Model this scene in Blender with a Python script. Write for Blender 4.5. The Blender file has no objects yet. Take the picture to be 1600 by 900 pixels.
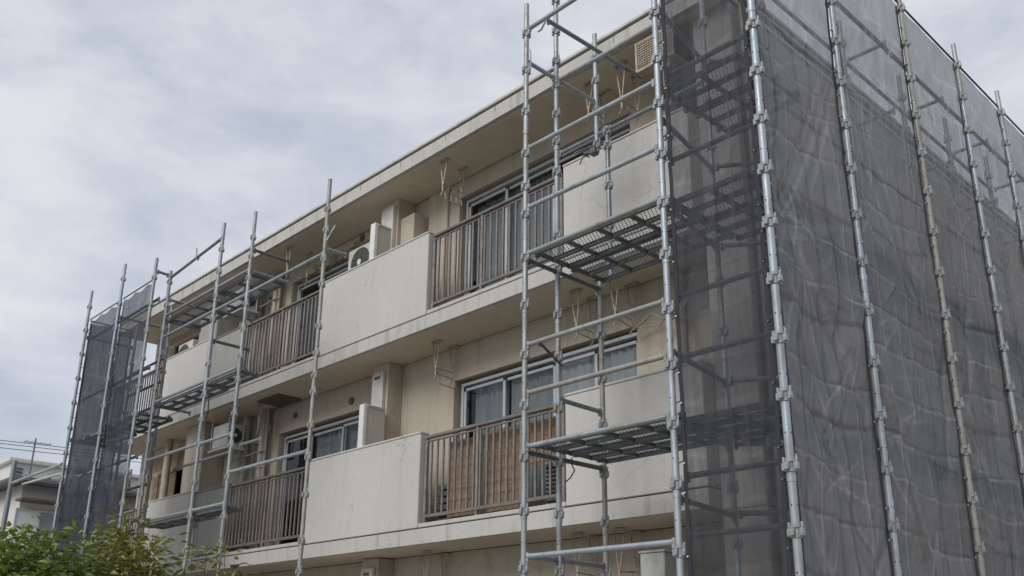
import bpy, math, random
import numpy as np
from mathutils import Vector, Matrix, Quaternion

# ------------------------------------------------------------------ camera
# the origin is the photographer's eye; x runs along the facade, y into the building, z up
scene = bpy.context.scene
COL = scene.collection
YAW, PIT, ROLL = -0.8086, 0.3194, 0.0098
cam_data = bpy.data.cameras.new("camera")
cam = bpy.data.objects.new("camera", cam_data)
COL.objects.link(cam)
cy_, sy_ = math.cos(YAW), math.sin(YAW)
fw = Vector((sy_ * math.cos(PIT), cy_ * math.cos(PIT), math.sin(PIT)))
rt = Vector((cy_, -sy_, 0)); upv = rt.cross(fw)
c_, s_ = math.cos(ROLL), math.sin(ROLL)
r2 = rt * c_ + upv * s_; u2 = upv * c_ - rt * s_
cam.matrix_world = Matrix((r2, u2, -fw)).transposed().to_4x4()
cam_data.sensor_width = 36.0
cam_data.lens = 1458.3 / 1600 * 36
cam_data.shift_y = (548.9 - 450) / 1600
cam_data.clip_start = 0.05
cam_data.clip_end = 2000
scene.camera = cam

# ------------------------------------------------------------------ sky and sun
scene.view_settings.view_transform = 'Standard'
scene.view_settings.look = 'None'
scene.view_settings.exposure = 0.50
scene.view_settings.gamma = 1.0
SUN_EL, SUN_AZ = math.radians(38), math.radians(172)   # azimuth from +y clockwise
world = bpy.data.worlds.new("World"); scene.world = world
world.use_nodes = True
nt = world.node_tree; nt.nodes.clear()
def N(nt, t, **kw):
    n = nt.nodes.new(t)
    for k, v in kw.items():
        if k.startswith('i_'):
            n.inputs[k[2:].replace('_', ' ')].default_value = v
        else:
            setattr(n, k, v)
    return n
def ramp(nt, pts):
    n = nt.nodes.new('ShaderNodeValToRGB')
    el = n.color_ramp.elements
    while len(el) < len(pts): el.new(0.5)
    for e, (p, c) in zip(el, pts):
        e.position = p; e.color = (*c, 1) if len(c) == 3 else c
    return n
out = N(nt, 'ShaderNodeOutputWorld')
bg = N(nt, 'ShaderNodeBackground'); bg.inputs['Strength'].default_value = 0.1
sky = N(nt, 'ShaderNodeTexSky', sky_type='NISHITA', sun_disc=False, sun_elevation=SUN_EL, sun_rotation=SUN_AZ)
tc = N(nt, 'ShaderNodeTexCoord')
mp = N(nt, 'ShaderNodeMapping'); mp.inputs['Scale'].default_value = (1.0, 1.0, 2.1)
mp.inputs['Location'].default_value = (0.35, 0.2, 0.1)
nz1 = N(nt, 'ShaderNodeTexNoise', i_Scale=4.2, i_Detail=8.0, i_Roughness=0.5, i_Distortion=0.6)
nz2 = N(nt, 'ShaderNodeTexNoise', i_Scale=11.0, i_Detail=6.0, i_Roughness=0.55)
nt.links.new(tc.outputs['Generated'], mp.inputs[0])
nt.links.new(mp.outputs[0], nz1.inputs['Vector']); nt.links.new(mp.outputs[0], nz2.inputs['Vector'])
mx = N(nt, 'ShaderNodeMix', data_type='FLOAT'); mx.inputs[0].default_value = 0.35
nt.links.new(nz1.outputs[0], mx.inputs[2]); nt.links.new(nz2.outputs[0], mx.inputs[3])
cr = ramp(nt, [(0.36, (3.5, 3.82, 4.45)), (0.47, (4.2, 4.48, 5.06)), (0.56, (4.85, 5.06, 5.48)), (0.66, (5.45, 5.62, 5.9))])
nt.links.new(mx.outputs[0], cr.inputs[0])
mc = N(nt, 'ShaderNodeMix', data_type='RGBA'); mc.inputs[0].default_value = 0.94
nt.links.new(sky.outputs[0], mc.inputs[6]); nt.links.new(cr.outputs[0], mc.inputs[7])
nt.links.new(mc.outputs[2], bg.inputs[0]); nt.links.new(bg.outputs[0], out.inputs[0])

sun_d = bpy.data.lights.new("sun", 'SUN'); sun_d.energy = 1.5; sun_d.angle = math.radians(35)
sun_d.color = (1.0, 0.965, 0.92)
sun = bpy.data.objects.new("sun", sun_d); COL.objects.link(sun)
sdir = Vector((math.sin(SUN_AZ) * math.cos(SUN_EL), math.cos(SUN_AZ) * math.cos(SUN_EL), math.sin(SUN_EL)))
sun.rotation_mode = 'QUATERNION'; sun.rotation_quaternion = sdir.to_track_quat('Z', 'Y')
sun.location = sdir * 40

# ------------------------------------------------------------------ materials
def new_mat(name):
    m = bpy.data.materials.new(name); m.use_nodes = True
    t = m.node_tree; t.nodes.clear()
    o = t.nodes.new('ShaderNodeOutputMaterial')
    b = t.nodes.new('ShaderNodeBsdfPrincipled')
    t.links.new(b.outputs[0], o.inputs[0])
    return m, t, b, o
def coords(t, kind='Object'):
    return t.nodes.new('ShaderNodeTexCoord').outputs[kind]
def noise(t, vec, scale, detail=4, rough=0.55, stretch=None):
    if stretch:
        mpn = t.nodes.new('ShaderNodeMapping'); mpn.inputs['Scale'].default_value = stretch
        t.links.new(vec, mpn.inputs[0]); vec = mpn.outputs[0]
    n = t.nodes.new('ShaderNodeTexNoise'); n.inputs['Scale'].default_value = scale
    n.inputs['Detail'].default_value = detail; n.inputs['Roughness'].default_value = rough
    t.links.new(vec, n.inputs['Vector']); return n.outputs[0]
def mixc(t, fac, a, b, blend='MIX'):
    n = t.nodes.new('ShaderNodeMix'); n.data_type = 'RGBA'; n.blend_type = blend
    for s, v in ((0, fac), (6, a), (7, b)):
        if isinstance(v, (tuple, list)): n.inputs[s].default_value = (*v[:3], 1)
        elif isinstance(v, (int, float)): n.inputs[s].default_value = v
        else: t.links.new(v, n.inputs[s])
    return n.outputs[2]
def rmp(t, fac, pts):
    n = ramp(t, [(p, (c,) * 3 if isinstance(c, (int, float)) else c) for p, c in pts])
    t.links.new(fac, n.inputs[0]); return n.outputs[0]
def bump(t, b, h, strength=0.3, dist=0.01):
    n = t.nodes.new('ShaderNodeBump'); n.inputs['Strength'].default_value = strength
    n.inputs['Distance'].default_value = dist
    t.links.new(h, n.inputs['Height']); t.links.new(n.outputs[0], b.inputs['Normal'])

def stucco(name, col, dirt, bump_s=0.6, streak=0.5, grain=38, rough=0.9, cracks=False):
    m, t, b, o = new_mat(name); v = coords(t)
    big = noise(t, v, 0.9, 5)
    st = noise(t, v, 3.0, 5, 0.6, (2.2, 2.2, 0.22))
    fine = noise(t, v, grain, 3, 0.6)
    c = mixc(t, rmp(t, big, [(0.35, 0.0), (0.7, 0.55)]), col, tuple(x * 0.86 for x in col))
    c = mixc(t, rmp(t, st, [(0.52, 0.0), (0.78, streak)]), c, dirt)
    c = mixc(t, rmp(t, fine, [(0.4, 0.28), (0.62, 0.0)]), c, tuple(x * 0.72 for x in col))
    if cracks:
        dis = t.nodes.new('ShaderNodeVectorMath'); dis.operation = 'MULTIPLY_ADD'
        nv = t.nodes.new('ShaderNodeTexNoise'); nv.inputs['Scale'].default_value = 4.0; nv.inputs['Detail'].default_value = 5
        t.links.new(v, nv.inputs['Vector']); t.links.new(nv.outputs[1], dis.inputs[0]); dis.inputs[1].default_value = (0.35,) * 3; t.links.new(v, dis.inputs[2])
        vo = t.nodes.new('ShaderNodeTexVoronoi'); vo.feature = 'DISTANCE_TO_EDGE'; vo.inputs['Scale'].default_value = 0.8; t.links.new(dis.outputs[0], vo.inputs['Vector'])
        msk = noise(t, v, 1.3, 3, 0.5)
        ck = t.nodes.new('ShaderNodeMath'); ck.operation = 'MULTIPLY'
        t.links.new(rmp(t, vo.outputs['Distance'], [(0.0, 0.5), (0.006, 0.0)]), ck.inputs[0]); t.links.new(rmp(t, msk, [(0.50, 0.0), (0.58, 1.0)]), ck.inputs[1])
        c = mixc(t, ck.outputs[0], c, tuple(x * 0.4 for x in col))
        dr = noise(t, v, 7.0, 4, 0.65, (2.5, 2.5, 0.10)); pt = noise(t, v, 1.7, 5, 0.7)
        c = mixc(t, rmp(t, dr, [(0.58, 0.0), (0.76, 0.30)]), c, dirt)
        c = mixc(t, rmp(t, pt, [(0.58, 0.0), (0.63, 0.22)]), c, tuple(min(1, x * 1.12) for x in col))
    t.links.new(c, b.inputs['Base Color']); b.inputs['Roughness'].default_value = rough
    bump(t, b, fine, bump_s, 0.012)
    return m
M = {}
M['parapet'] = stucco('sprayed_parapet_paint', (0.53, 0.515, 0.485), (0.34, 0.315, 0.28), 0.5, 0.30, 80, cracks=True)
M['fascia'] = stucco('slab_edge_paint', (0.49, 0.475, 0.445), (0.22, 0.20, 0.175), 0.45, 0.75, 50, cracks=True)
M['wall'] = stucco('aged_wall_paint', (0.485, 0.43, 0.35), (0.25, 0.21, 0.155), 0.5, 0.6, 55, cracks=True)
M['soffit'] = stucco('soffit_paint', (0.66, 0.57, 0.45), (0.38, 0.31, 0.23), 0.15, 0.45, 30)
M['sidewall'] = stucco('side_wall_paint', (0.40, 0.38, 0.35), (0.2, 0.185, 0.165), 0.4, 0.7, 36)
M['brownwall'] = stucco('stripped_brown_wall', (0.30, 0.225, 0.15), (0.16, 0.10, 0.06), 0.5, 0.9, 20)
M['greypanel'] = stucco('grey_board', (0.34, 0.33, 0.31), (0.18, 0.17, 0.155), 0.2, 0.6, 30)
M['housewall'] = stucco('cream_house_wall', (0.60, 0.60, 0.57), (0.40, 0.39, 0.36), 0.3, 0.5, 14)

def steel(name, base, weath, lo, hi, metallic=0.55, rough=0.42):
    m, t, b, o = new_mat(name); v = coords(t)
    inf = t.nodes.new('ShaderNodeObjectInfo')
    n1 = noise(t, v, 5.0, 6, 0.65); n2 = noise(t, v, 70.0, 3, 0.6); n3 = noise(t, v, 2.2, 4, 0.6)
    add = t.nodes.new('ShaderNodeMath'); add.operation = 'ADD'
    mul = t.nodes.new('ShaderNodeMath'); mul.operation = 'MULTIPLY'; mul.inputs[1].default_value = 0.22
    t.links.new(inf.outputs['Random'], mul.inputs[0]); t.links.new(mul.outputs[0], add.inputs[0]); t.links.new(n3, add.inputs[1])
    c = mixc(t, rmp(t, add.outputs[0], [(lo, 0.0), (hi, 0.85)]), base, weath)
    c = mixc(t, rmp(t, n2, [(0.35, 0.35), (0.6, 0.0)]), c, tuple(x * 0.6 for x in base))
    c = mixc(t, rmp(t, n1, [(0.62, 0.0), (0.70, 0.75)]), c, (0.19, 0.125, 0.08))
    sp = noise(t, v, 24.0, 4, 0.7); c = mixc(t, rmp(t, sp, [(0.63, 0.0), (0.68, 0.7)]), c, (0.52, 0.51, 0.48))
    dk = noise(t, v, 9.0, 5, 0.7, (1, 1, 0.3)); c = mixc(t, rmp(t, dk, [(0.5, 0.0), (0.66, 0.55)]), c, tuple(x * 0.45 for x in base))
    t.links.new(c, b.inputs['Base Color']); b.inputs['Metallic'].default_value = metallic
    r = rmp(t, n1, [(0.3, rough - 0.08), (0.7, rough + 0.2)]); t.links.new(r, b.inputs['Roughness'])
    bump(t, b, n2, 0.12, 0.003)
    return m
M['steel'] = steel('galvanised_steel', (0.40, 0.445, 0.48), (0.31, 0.295, 0.25), 0.5, 0.78, 0.45)
M['steel_dull'] = steel('dull_galvanised_steel', (0.25, 0.285, 0.31), (0.24, 0.22, 0.19), 0.6, 0.85)
M['steel_mid'] = steel('weathered_galvanised_steel', (0.33, 0.37, 0.40), (0.30, 0.28, 0.24), 0.58, 0.85, 0.5)
M['steel_rusty'] = steel('rusty_steel', (0.36, 0.355, 0.325), (0.28, 0.225, 0.16), 0.5, 0.85, 0.35, 0.55)
M['steel_dark'] = steel('dark_deck_steel', (0.15, 0.165, 0.17), (0.14, 0.12, 0.10), 0.6, 0.85)

def plain(name, col, rough=0.5, metallic=0.0, var=0.12, scale=6.0):
    m, t, b, o = new_mat(name); v = coords(t)
    n = noise(t, v, scale, 5, 0.6)
    c = mixc(t, rmp(t, n, [(0.35, 0.0), (0.7, 1.0)]), col, tuple(max(0, x * (1 - var * 2)) for x in col))
    t.links.new(c, b.inputs['Base Color']); b.inputs['Roughness'].default_value = rough
    b.inputs['Metallic'].default_value = metallic
    return m
M['railing'] = plain('brown_aluminium', (0.215, 0.185, 0.168), 0.42, 0.25, 0.18, 5)
M['railing_hi'] = plain('faded_brown_aluminium', (0.27, 0.238, 0.218), 0.42, 0.25, 0.25, 9)
M['alu'] = plain('silver_window_frame', (0.55, 0.56, 0.57), 0.4, 0.4, 0.1)
M['white'] = plain('white_enamel', (0.68, 0.68, 0.66), 0.45, 0, 0.08)
M['whiteplastic'] = plain('off_white_plastic', (0.55, 0.54, 0.50), 0.5, 0, 0.14)
M['cream'] = plain('cream_board', (0.50, 0.47, 0.41), 0.6, 0, 0.08, 3)
M['pvc'] = plain('beige_drain_pipe', (0.42, 0.37, 0.30), 0.5, 0, 0.2, 3)
M['cable'] = plain('black_cable', (0.02, 0.02, 0.02), 0.5)
M['dark'] = plain('dark_opening', (0.025, 0.022, 0.02), 0.9)
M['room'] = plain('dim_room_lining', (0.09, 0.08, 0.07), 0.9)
M['grille'] = plain('dark_fan_grille', (0.10, 0.10, 0.10), 0.5, 0.3)
M['hatch'] = plain('dark_ceiling_hatch', (0.13, 0.11, 0.09), 0.8)
M['joint'] = plain('dark_sealant', (0.045, 0.04, 0.037), 0.8)
M['bluedoor'] = plain('pale_blue_door', (0.36, 0.42, 0.47), 0.5)
M['plywood'] = plain('weathered_plywood', (0.22, 0.155, 0.10), 0.75, 0, 0.25, 9)
M['plywood_dark'] = plain('dark_old_timber', (0.17, 0.11, 0.07), 0.75, 0, 0.25, 9)
M['wicker'] = plain('pale_wicker', (0.48, 0.41, 0.32), 0.7, 0, 0.2, 20)
M['rod'] = plain('cream_enamel_rod', (0.50, 0.45, 0.35), 0.5, 0.1, 0.3, 14)
M['roofedge'] = plain('dark_roof_tile', (0.10, 0.10, 0.105), 0.6, 0, 0.2)
M['awning'] = plain('brown_awning', (0.13, 0.085, 0.075), 0.5)
M['eyelet'] = plain('shiny_eyelet', (0.62, 0.63, 0.64), 0.35, 0.3, 0.05)
M['hem'] = plain('dark_net_hem', (0.028, 0.03, 0.04), 0.8)
M['tie'] = plain('dark_rope_tie', (0.05, 0.05, 0.055), 0.8)
M['ground'] = plain('packed_gravel', (0.36, 0.34, 0.30), 0.95, 0, 0.2, 3)
M['paving'] = plain('concrete_yard', (0.44, 0.42, 0.385), 0.9, 0, 0.12, 2)
M['bark'] = plain('grey_brown_twig', (0.13, 0.10, 0.07), 0.9, 0, 0.2, 12)

def reed():
    m, t, b, o = new_mat('brown_reed'); v = coords(t)
    n = noise(t, v, 5.0, 4, 0.6, (8, 8, 1)); f = noise(t, v, 130, 2, 0.5, (1, 1, 0.6)); k = noise(t, v, 26, 3, 0.5, (0.5, 0.5, 6))
    c = mixc(t, rmp(t, n, [(0.35, 0.0), (0.65, 1.0)]), (0.36, 0.265, 0.18), (0.19, 0.13, 0.08))
    c = mixc(t, rmp(t, k, [(0.45, 0.0), (0.62, 0.6)]), c, (0.13, 0.07, 0.035))
    c = mixc(t, rmp(t, f, [(0.55, 0.0), (0.7, 0.5)]), c, (0.52, 0.38, 0.22))
    t.links.new(c, b.inputs['Base Color']); b.inputs['Roughness'].default_value = 0.7
    return m
M['reed'] = reed()

def fabric(name, col, trans=0.35):
    m, t, b, o = new_mat(name)
    t.nodes.remove(b)
    v = coords(t); n = noise(t, v, 3.0, 4, 0.6, (6, 6, 0.5))
    c = mixc(t, rmp(t, n, [(0.3, 0.0), (0.7, 1.0)]), col, tuple(x * 0.7 for x in col))
    d = t.nodes.new('ShaderNodeBsdfDiffuse'); tr = t.nodes.new('ShaderNodeBsdfTranslucent')
    t.links.new(c, d.inputs[0]); t.links.new(c, tr.inputs[0])
    mm = t.nodes.new('ShaderNodeMixShader'); mm.inputs[0].default_value = trans
    t.links.new(d.outputs[0], mm.inputs[1]); t.links.new(tr.outputs[0], mm.inputs[2]); t.links.new(mm.outputs[0], o.inputs[0])
    return m
M['curtain_grey'] = fabric('grey_lace_curtain', (0.50, 0.51, 0.52))
M['curtain_white'] = fabric('white_lace_curtain', (0.84, 0.85, 0.86))

def glass():
    m, t, b, o = new_mat('window_glass'); t.nodes.remove(b)
    g = t.nodes.new('ShaderNodeBsdfGlossy'); g.inputs['Roughness'].default_value = 0.03
    g.inputs[0].default_value = (0.9, 0.95, 1, 1)
    tr = t.nodes.new('ShaderNodeBsdfTransparent'); tr.inputs[0].default_value = (0.84, 0.87, 0.88, 1)
    fr = t.nodes.new('ShaderNodeFresnel'); fr.inputs[0].default_value = 1.45
    mm = t.nodes.new('ShaderNodeMixShader'); ge = t.nodes.new('ShaderNodeNewGeometry'); mu = t.nodes.new('ShaderNodeMath'); mu.operation = 'MULTIPLY_ADD'; mu.use_clamp = True
    mu.inputs[1].default_value = -10.0; t.links.new(ge.outputs['Backfacing'], mu.inputs[0]); t.links.new(fr.outputs[0], mu.inputs[2])
    t.links.new(mu.outputs[0], mm.inputs[0])
    t.links.new(tr.outputs[0], mm.inputs[1]); t.links.new(g.outputs[0], mm.inputs[2]); t.links.new(mm.outputs[0], o.inputs[0])
    return m
M['glass'] = glass()

def netmat(name, col, cover):
    m, t, b, o = new_mat(name); t.nodes.remove(b)
    v = coords(t); n = noise(t, v, 1.6, 5, 0.6); w = noise(t, v, 9.0, 4, 0.6, (1, 1, 0.35)); dirt = noise(t, v, 0.8, 6, 0.7)
    c = mixc(t, rmp(t, n, [(0.3, 0.0), (0.7, 1.0)]), col, tuple(x * 0.72 for x in col))
    c = mixc(t, rmp(t, dirt, [(0.50, 0.0), (0.62, 0.75)]), c, tuple(x * 0.62 for x in col))
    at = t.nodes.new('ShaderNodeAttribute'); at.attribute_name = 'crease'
    c = mixc(t, rmp(t, at.outputs['Fac'], [(0.0, 0.0), (1.0, 0.85)]), c, tuple(min(1, x * 1.7) for x in col))  # painted light: crease ridges and one fold flank made lighter in the colour
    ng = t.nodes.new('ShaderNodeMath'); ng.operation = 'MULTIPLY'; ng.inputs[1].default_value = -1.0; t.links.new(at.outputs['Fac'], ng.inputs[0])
    c = mixc(t, rmp(t, ng.outputs[0], [(0.0, 0.0), (0.6, 0.75)]), c, tuple(x * 0.35 for x in col))  # painted shade: crease hollows and the other flank darkened in the colour
    d = t.nodes.new('ShaderNodeBsdfDiffuse'); tl = t.nodes.new('ShaderNodeBsdfTranslucent')
    t.links.new(c, d.inputs[0]); t.links.new(c, tl.inputs[0])
    wr = noise(t, v, 5.0, 5, 0.6, (1.6, 1.6, 0.8)); wr2 = noise(t, v, 34.0, 3, 0.6)
    aw = t.nodes.new('ShaderNodeMath'); aw.operation = 'MULTIPLY_ADD'; aw.inputs[1].default_value = 0.12; t.links.new(wr2, aw.inputs[0]); t.links.new(wr, aw.inputs[2])
    th1 = noise(t, v, 60.0, 2, 0.5, (3, 3, 0.08)); th2 = noise(t, v, 60.0, 2, 0.5, (0.08, 0.08, 3))
    c2 = mixc(t, rmp(t, th1, [(0.35, 0.35), (0.65, 0.0)]), c, tuple(x * 0.6 for x in col)); c2 = mixc(t, rmp(t, th2, [(0.35, 0.35), (0.65, 0.0)]), c2, tuple(x * 0.6 for x in col))
    t.links.new(c2, d.inputs[0])
    bp = t.nodes.new('ShaderNodeBump'); bp.inputs['Strength'].default_value = 0.9; bp.inputs['Distance'].default_value = 0.09
    t.links.new(aw.outputs[0], bp.inputs['Height']); t.links.new(bp.outputs[0], d.inputs['Normal'])
    gl = t.nodes.new('ShaderNodeBsdfGlossy'); gl.inputs['Roughness'].default_value = 0.45; gl.inputs[0].default_value = (0.55, 0.57, 0.62, 1)
    m0 = t.nodes.new('ShaderNodeMixShader'); m0.inputs[0].default_value = 0.58
    t.links.new(d.outputs[0], m0.inputs[1]); t.links.new(tl.outputs[0], m0.inputs[2])
    m1 = t.nodes.new('ShaderNodeMixShader'); m1.inputs[0].default_value = 0.06
    t.links.new(m0.outputs[0], m1.inputs[1]); t.links.new(gl.outputs[0], m1.inputs[2])
    tr = t.nodes.new('ShaderNodeBsdfTransparent')
    m2 = t.nodes.new('ShaderNodeMixShader')
    cv = t.nodes.new('ShaderNodeMath'); cv.operation = 'MULTIPLY_ADD'; cv.use_clamp = True; cv.inputs[1].default_value = 0.24
    t.links.new(at.outputs['Fac'], cv.inputs[0]); t.links.new(rmp(t, w, [(0.3, cover - 0.05), (0.7, cover + 0.06)]), cv.inputs[2])
    cov = cv.outputs[0]
    t.links.new(cov, m2.inputs[0]); t.links.new(tr.outputs[0], m2.inputs[1]); t.links.new(m1.outputs[0], m2.inputs[2])
    t.links.new(m2.outputs[0], o.inputs[0])
    return m
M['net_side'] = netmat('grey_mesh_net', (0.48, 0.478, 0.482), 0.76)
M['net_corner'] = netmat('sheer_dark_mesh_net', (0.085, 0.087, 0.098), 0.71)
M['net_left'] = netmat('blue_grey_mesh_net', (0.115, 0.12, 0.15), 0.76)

def leafmat(name, a, b2):
    m, t, b, o = new_mat(name)
    inf = t.nodes.new('ShaderNodeObjectInfo'); v = coords(t); n = noise(t, v, 4.0, 3, 0.6)
    c = mixc(t, rmp(t, n, [(0.35, 0.0), (0.65, 1.0)]), a, b2)
    c = mixc(t, rmp(t, inf.outputs['Random'], [(0.5, 0.0), (1.0, 0.6)]), c, (0.30, 0.28, 0.06))
    t.links.new(c, b.inputs['Base Color']); b.inputs['Roughness'].default_value = 0.3
    tl = t.nodes.new('ShaderNodeBsdfTranslucent'); t.links.new(c, tl.inputs[0])
    mm = t.nodes.new('ShaderNodeMixShader'); mm.inputs[0].default_value = 0.3
    t.links.new(b.outputs[0], mm.inputs[1]); t.links.new(tl.outputs[0], mm.inputs[2]); t.links.new(mm.outputs[0], o.inputs[0])
    return m
M['leaf_broad'] = leafmat('glossy_green_leaf', (0.20, 0.27, 0.05), (0.08, 0.135, 0.03))
M['leaf_narrow'] = leafmat('olive_green_leaf', (0.25, 0.26, 0.055), (0.115, 0.135, 0.032))
M['leaf_far'] = leafmat('bright_far_leaf', (0.12, 0.20, 0.02), (0.07, 0.13, 0.02))

# ------------------------------------------------------------------ mesh helpers
class MB:
    def __init__(s): s.v = []; s.f = []
    def add(s, vs, fs):
        o = len(s.v); s.v.extend([tuple(p) for p in vs]); s.f.extend([tuple(i + o for i in f) for f in fs]); return s
    def box(s, x0, x1, y0, y1, z0, z1):
        vs = [(x, y, z) for z in (z0, z1) for y in (y0, y1) for x in (x0, x1)]
        return s.add(vs, [(0, 2, 3, 1), (4, 5, 7, 6), (0, 1, 5, 4), (2, 6, 7, 3), (0, 4, 6, 2), (1, 3, 7, 5)])
    def bbox(s, x0, x1, y0, y1, z0, z1, b=0.006):
        # box with chamfered edges
        c = Vector(((x0 + x1) / 2, (y0 + y1) / 2, (z0 + z1) / 2)); h = Vector((abs(x1 - x0) / 2, abs(y1 - y0) / 2, abs(z1 - z0) / 2))
        b = min(b, min(h) * 0.45)
        vs = []; idx = {}
        for sx in (-1, 1):
            for sy in (-1, 1):
                for sz in (-1, 1):
                    sg = (sx, sy, sz)
                    for ax in range(3):
                        p = [sg[k] * (h[k] - (0 if k == ax else b)) for k in range(3)]
                        idx[(sx, sy, sz, ax)] = len(vs); vs.append((c.x + p[0], c.y + p[1], c.z + p[2]))
        fs = []
        for ax in range(3):
            a, d = [k for k in range(3) if k != ax]
            for sg in (-1, 1):
                q = []
                for (u, w) in ((-1, -1), (1, -1), (1, 1), (-1, 1)):
                    k = [0, 0, 0]; k[ax] = sg; k[a] = u; k[d] = w; q.append(idx[(*k, ax)])
                flip = (sg > 0) != (ax != 1)
                fs.append(tuple(q[::-1] if flip else q))
        for ax in range(3):
            a, d = [k for k in range(3) if k != ax]
            for u in (-1, 1):
                for w in (-1, 1):
                    k0 = [0] * 3; k0[ax] = -1; k0[a] = u; k0[d] = w; k1 = list(k0); k1[ax] = 1
                    fs.append((idx[(*k0, a)], idx[(*k1, a)], idx[(*k1, d)], idx[(*k0, d)]))
        for sx in (-1, 1):
            for sy in (-1, 1):
                for sz in (-1, 1): fs.append(tuple(idx[(sx, sy, sz, a)] for a in range(3)))
        return s.add(vs, fs)
    def tube(s, p, q, r, n=10, r1=None, caps=True):
        p, q = Vector(p), Vector(q); r1 = r if r1 is None else r1
        d = (q - p).normalized(); a = d.orthogonal().normalized(); b = d.cross(a)
        vs = []
        for c, rr in ((p, r), (q, r1)):
            for i in range(n):
                t = 2 * math.pi * i / n; vs.append(c + (a * math.cos(t) + b * math.sin(t)) * rr)
        fs = [(i, (i + 1) % n, n + (i + 1) % n, n + i) for i in range(n)]
        if caps: fs += [tuple(range(n))[::-1], tuple(range(n, 2 * n))]
        return s.add(vs, fs)
    def path(s, pts, r, n=6):
        pts = [Vector(p) for p in pts]
        for a, b in zip(pts[:-1], pts[1:]): s.tube(a, b, r, n)
        return s
    def ring(s, c, axis, r, r2, n=20):
        c = Vector(c); axis = Vector(axis).normalized(); a = axis.orthogonal().normalized(); b = axis.cross(a)
        pts = [c + (a * math.cos(2 * math.pi * i / n) + b * math.sin(2 * math.pi * i / n)) * r for i in range(n + 1)]
        return s.path(pts, r2, 5)
def fix_normals(me):
    import bmesh
    bm = bmesh.new(); bm.from_mesh(me); bmesh.ops.recalc_face_normals(bm, faces=bm.faces[:]); bm.to_mesh(me); bm.free()
def mesh_from(mb, name, mat, off=(0, 0, 0), smooth=False):
    me = bpy.data.meshes.new(name)
    ox, oy, oz = off
    me.from_pydata([(x - ox, y - oy, z - oz) for x, y, z in mb.v], [], mb.f)
    me.materials.append(mat)
    fix_normals(me)
    if smooth:
        me.shade_smooth()
        try: me.set_sharp_from_angle(angle=math.radians(40))
        except Exception: pass
    me.update(); return me
BASE = {}
def thing(name, label, cat, base=(0, 0, 0), group=None):
    o = bpy.data.objects.new(name, None); COL.objects.link(o); o.location = base
    o.empty_display_size = 0.2
    o['label'] = label; o['category'] = cat
    if group: o['group'] = group
    BASE[o.name] = Vector(base); return o
def part(name, mb, mat, parent, smooth=False, label=None, stuff=False):
    b = BASE[parent.name]
    me = mesh_from(mb, name, mat, b, smooth)
    o = bpy.data.objects.new(name, me); COL.objects.link(o); o.parent = parent
    BASE[o.name] = b
    if label: o['label'] = label
    if stuff: o['kind'] = 'stuff'
    return o
def inst(name, me, parent, loc, rotz=0.0, scale=None):
    # a part that shares its mesh; loc in world coordinates
    o = bpy.data.objects.new(name, me); COL.objects.link(o); o.parent = parent
    o.location = Vector(loc) - BASE[parent.name]; o.rotation_euler = (0, 0, rotz)
    if scale: o.scale = scale
    BASE[o.name] = Vector(loc)
    return o
def solo(name, mb, mat, label, cat, group=None, smooth=False, base=None):
    base = base or mb.v[0]
    me = mesh_from(mb, name, mat, base, smooth); o = bpy.data.objects.new(name, me); COL.objects.link(o)
    o.location = base; o['label'] = label; o['category'] = cat
    if group: o['group'] = group
    return o
def struct(name, mb, mat):
    me = mesh_from(mb, name, mat); o = bpy.data.objects.new(name, me); COL.objects.link(o); o['kind'] = 'structure'; return o
def grid_wall(mb, xs, zs, y0, y1, holes):
    # wall of boxes in x-z with rectangular holes
    X = sorted(set(xs + [h[0] for h in holes] + [h[1] for h in holes])); 
    for a, b in zip(X[:-1], X[1:]):
        m = (a + b) / 2
        hs = sorted([(h[2], h[3]) for h in holes if h[0] < m < h[1]])
        z = zs[0]
        for z0, z1 in hs:
            if z0 > z: mb.box(a, b, y0, y1, z, z0)
            z = z1
        if z < zs[1]: mb.box(a, b, y0, y1, z, zs[1])

# ------------------------------------------------------------------ setting
GZ = -1.6
struct('ground', MB().box(-400, 400, -400, 400, GZ - 0.3, GZ), M['ground'])
struct('pavement', MB().box(-24, -2.0, 4.2, 6.9, GZ + 0.001, GZ + 0.05), M['paving'])

# ------------------------------------------------------------------ apartment building
YF, YW = 6.93, 7.69           # balcony front and back wall planes
XL, XR = -19.35, -4.73
bld = thing('apartment_building', 'three storey cream concrete apartment block with long balconies behind the scaffolding', 'building', (-12, 7.7, GZ))
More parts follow.
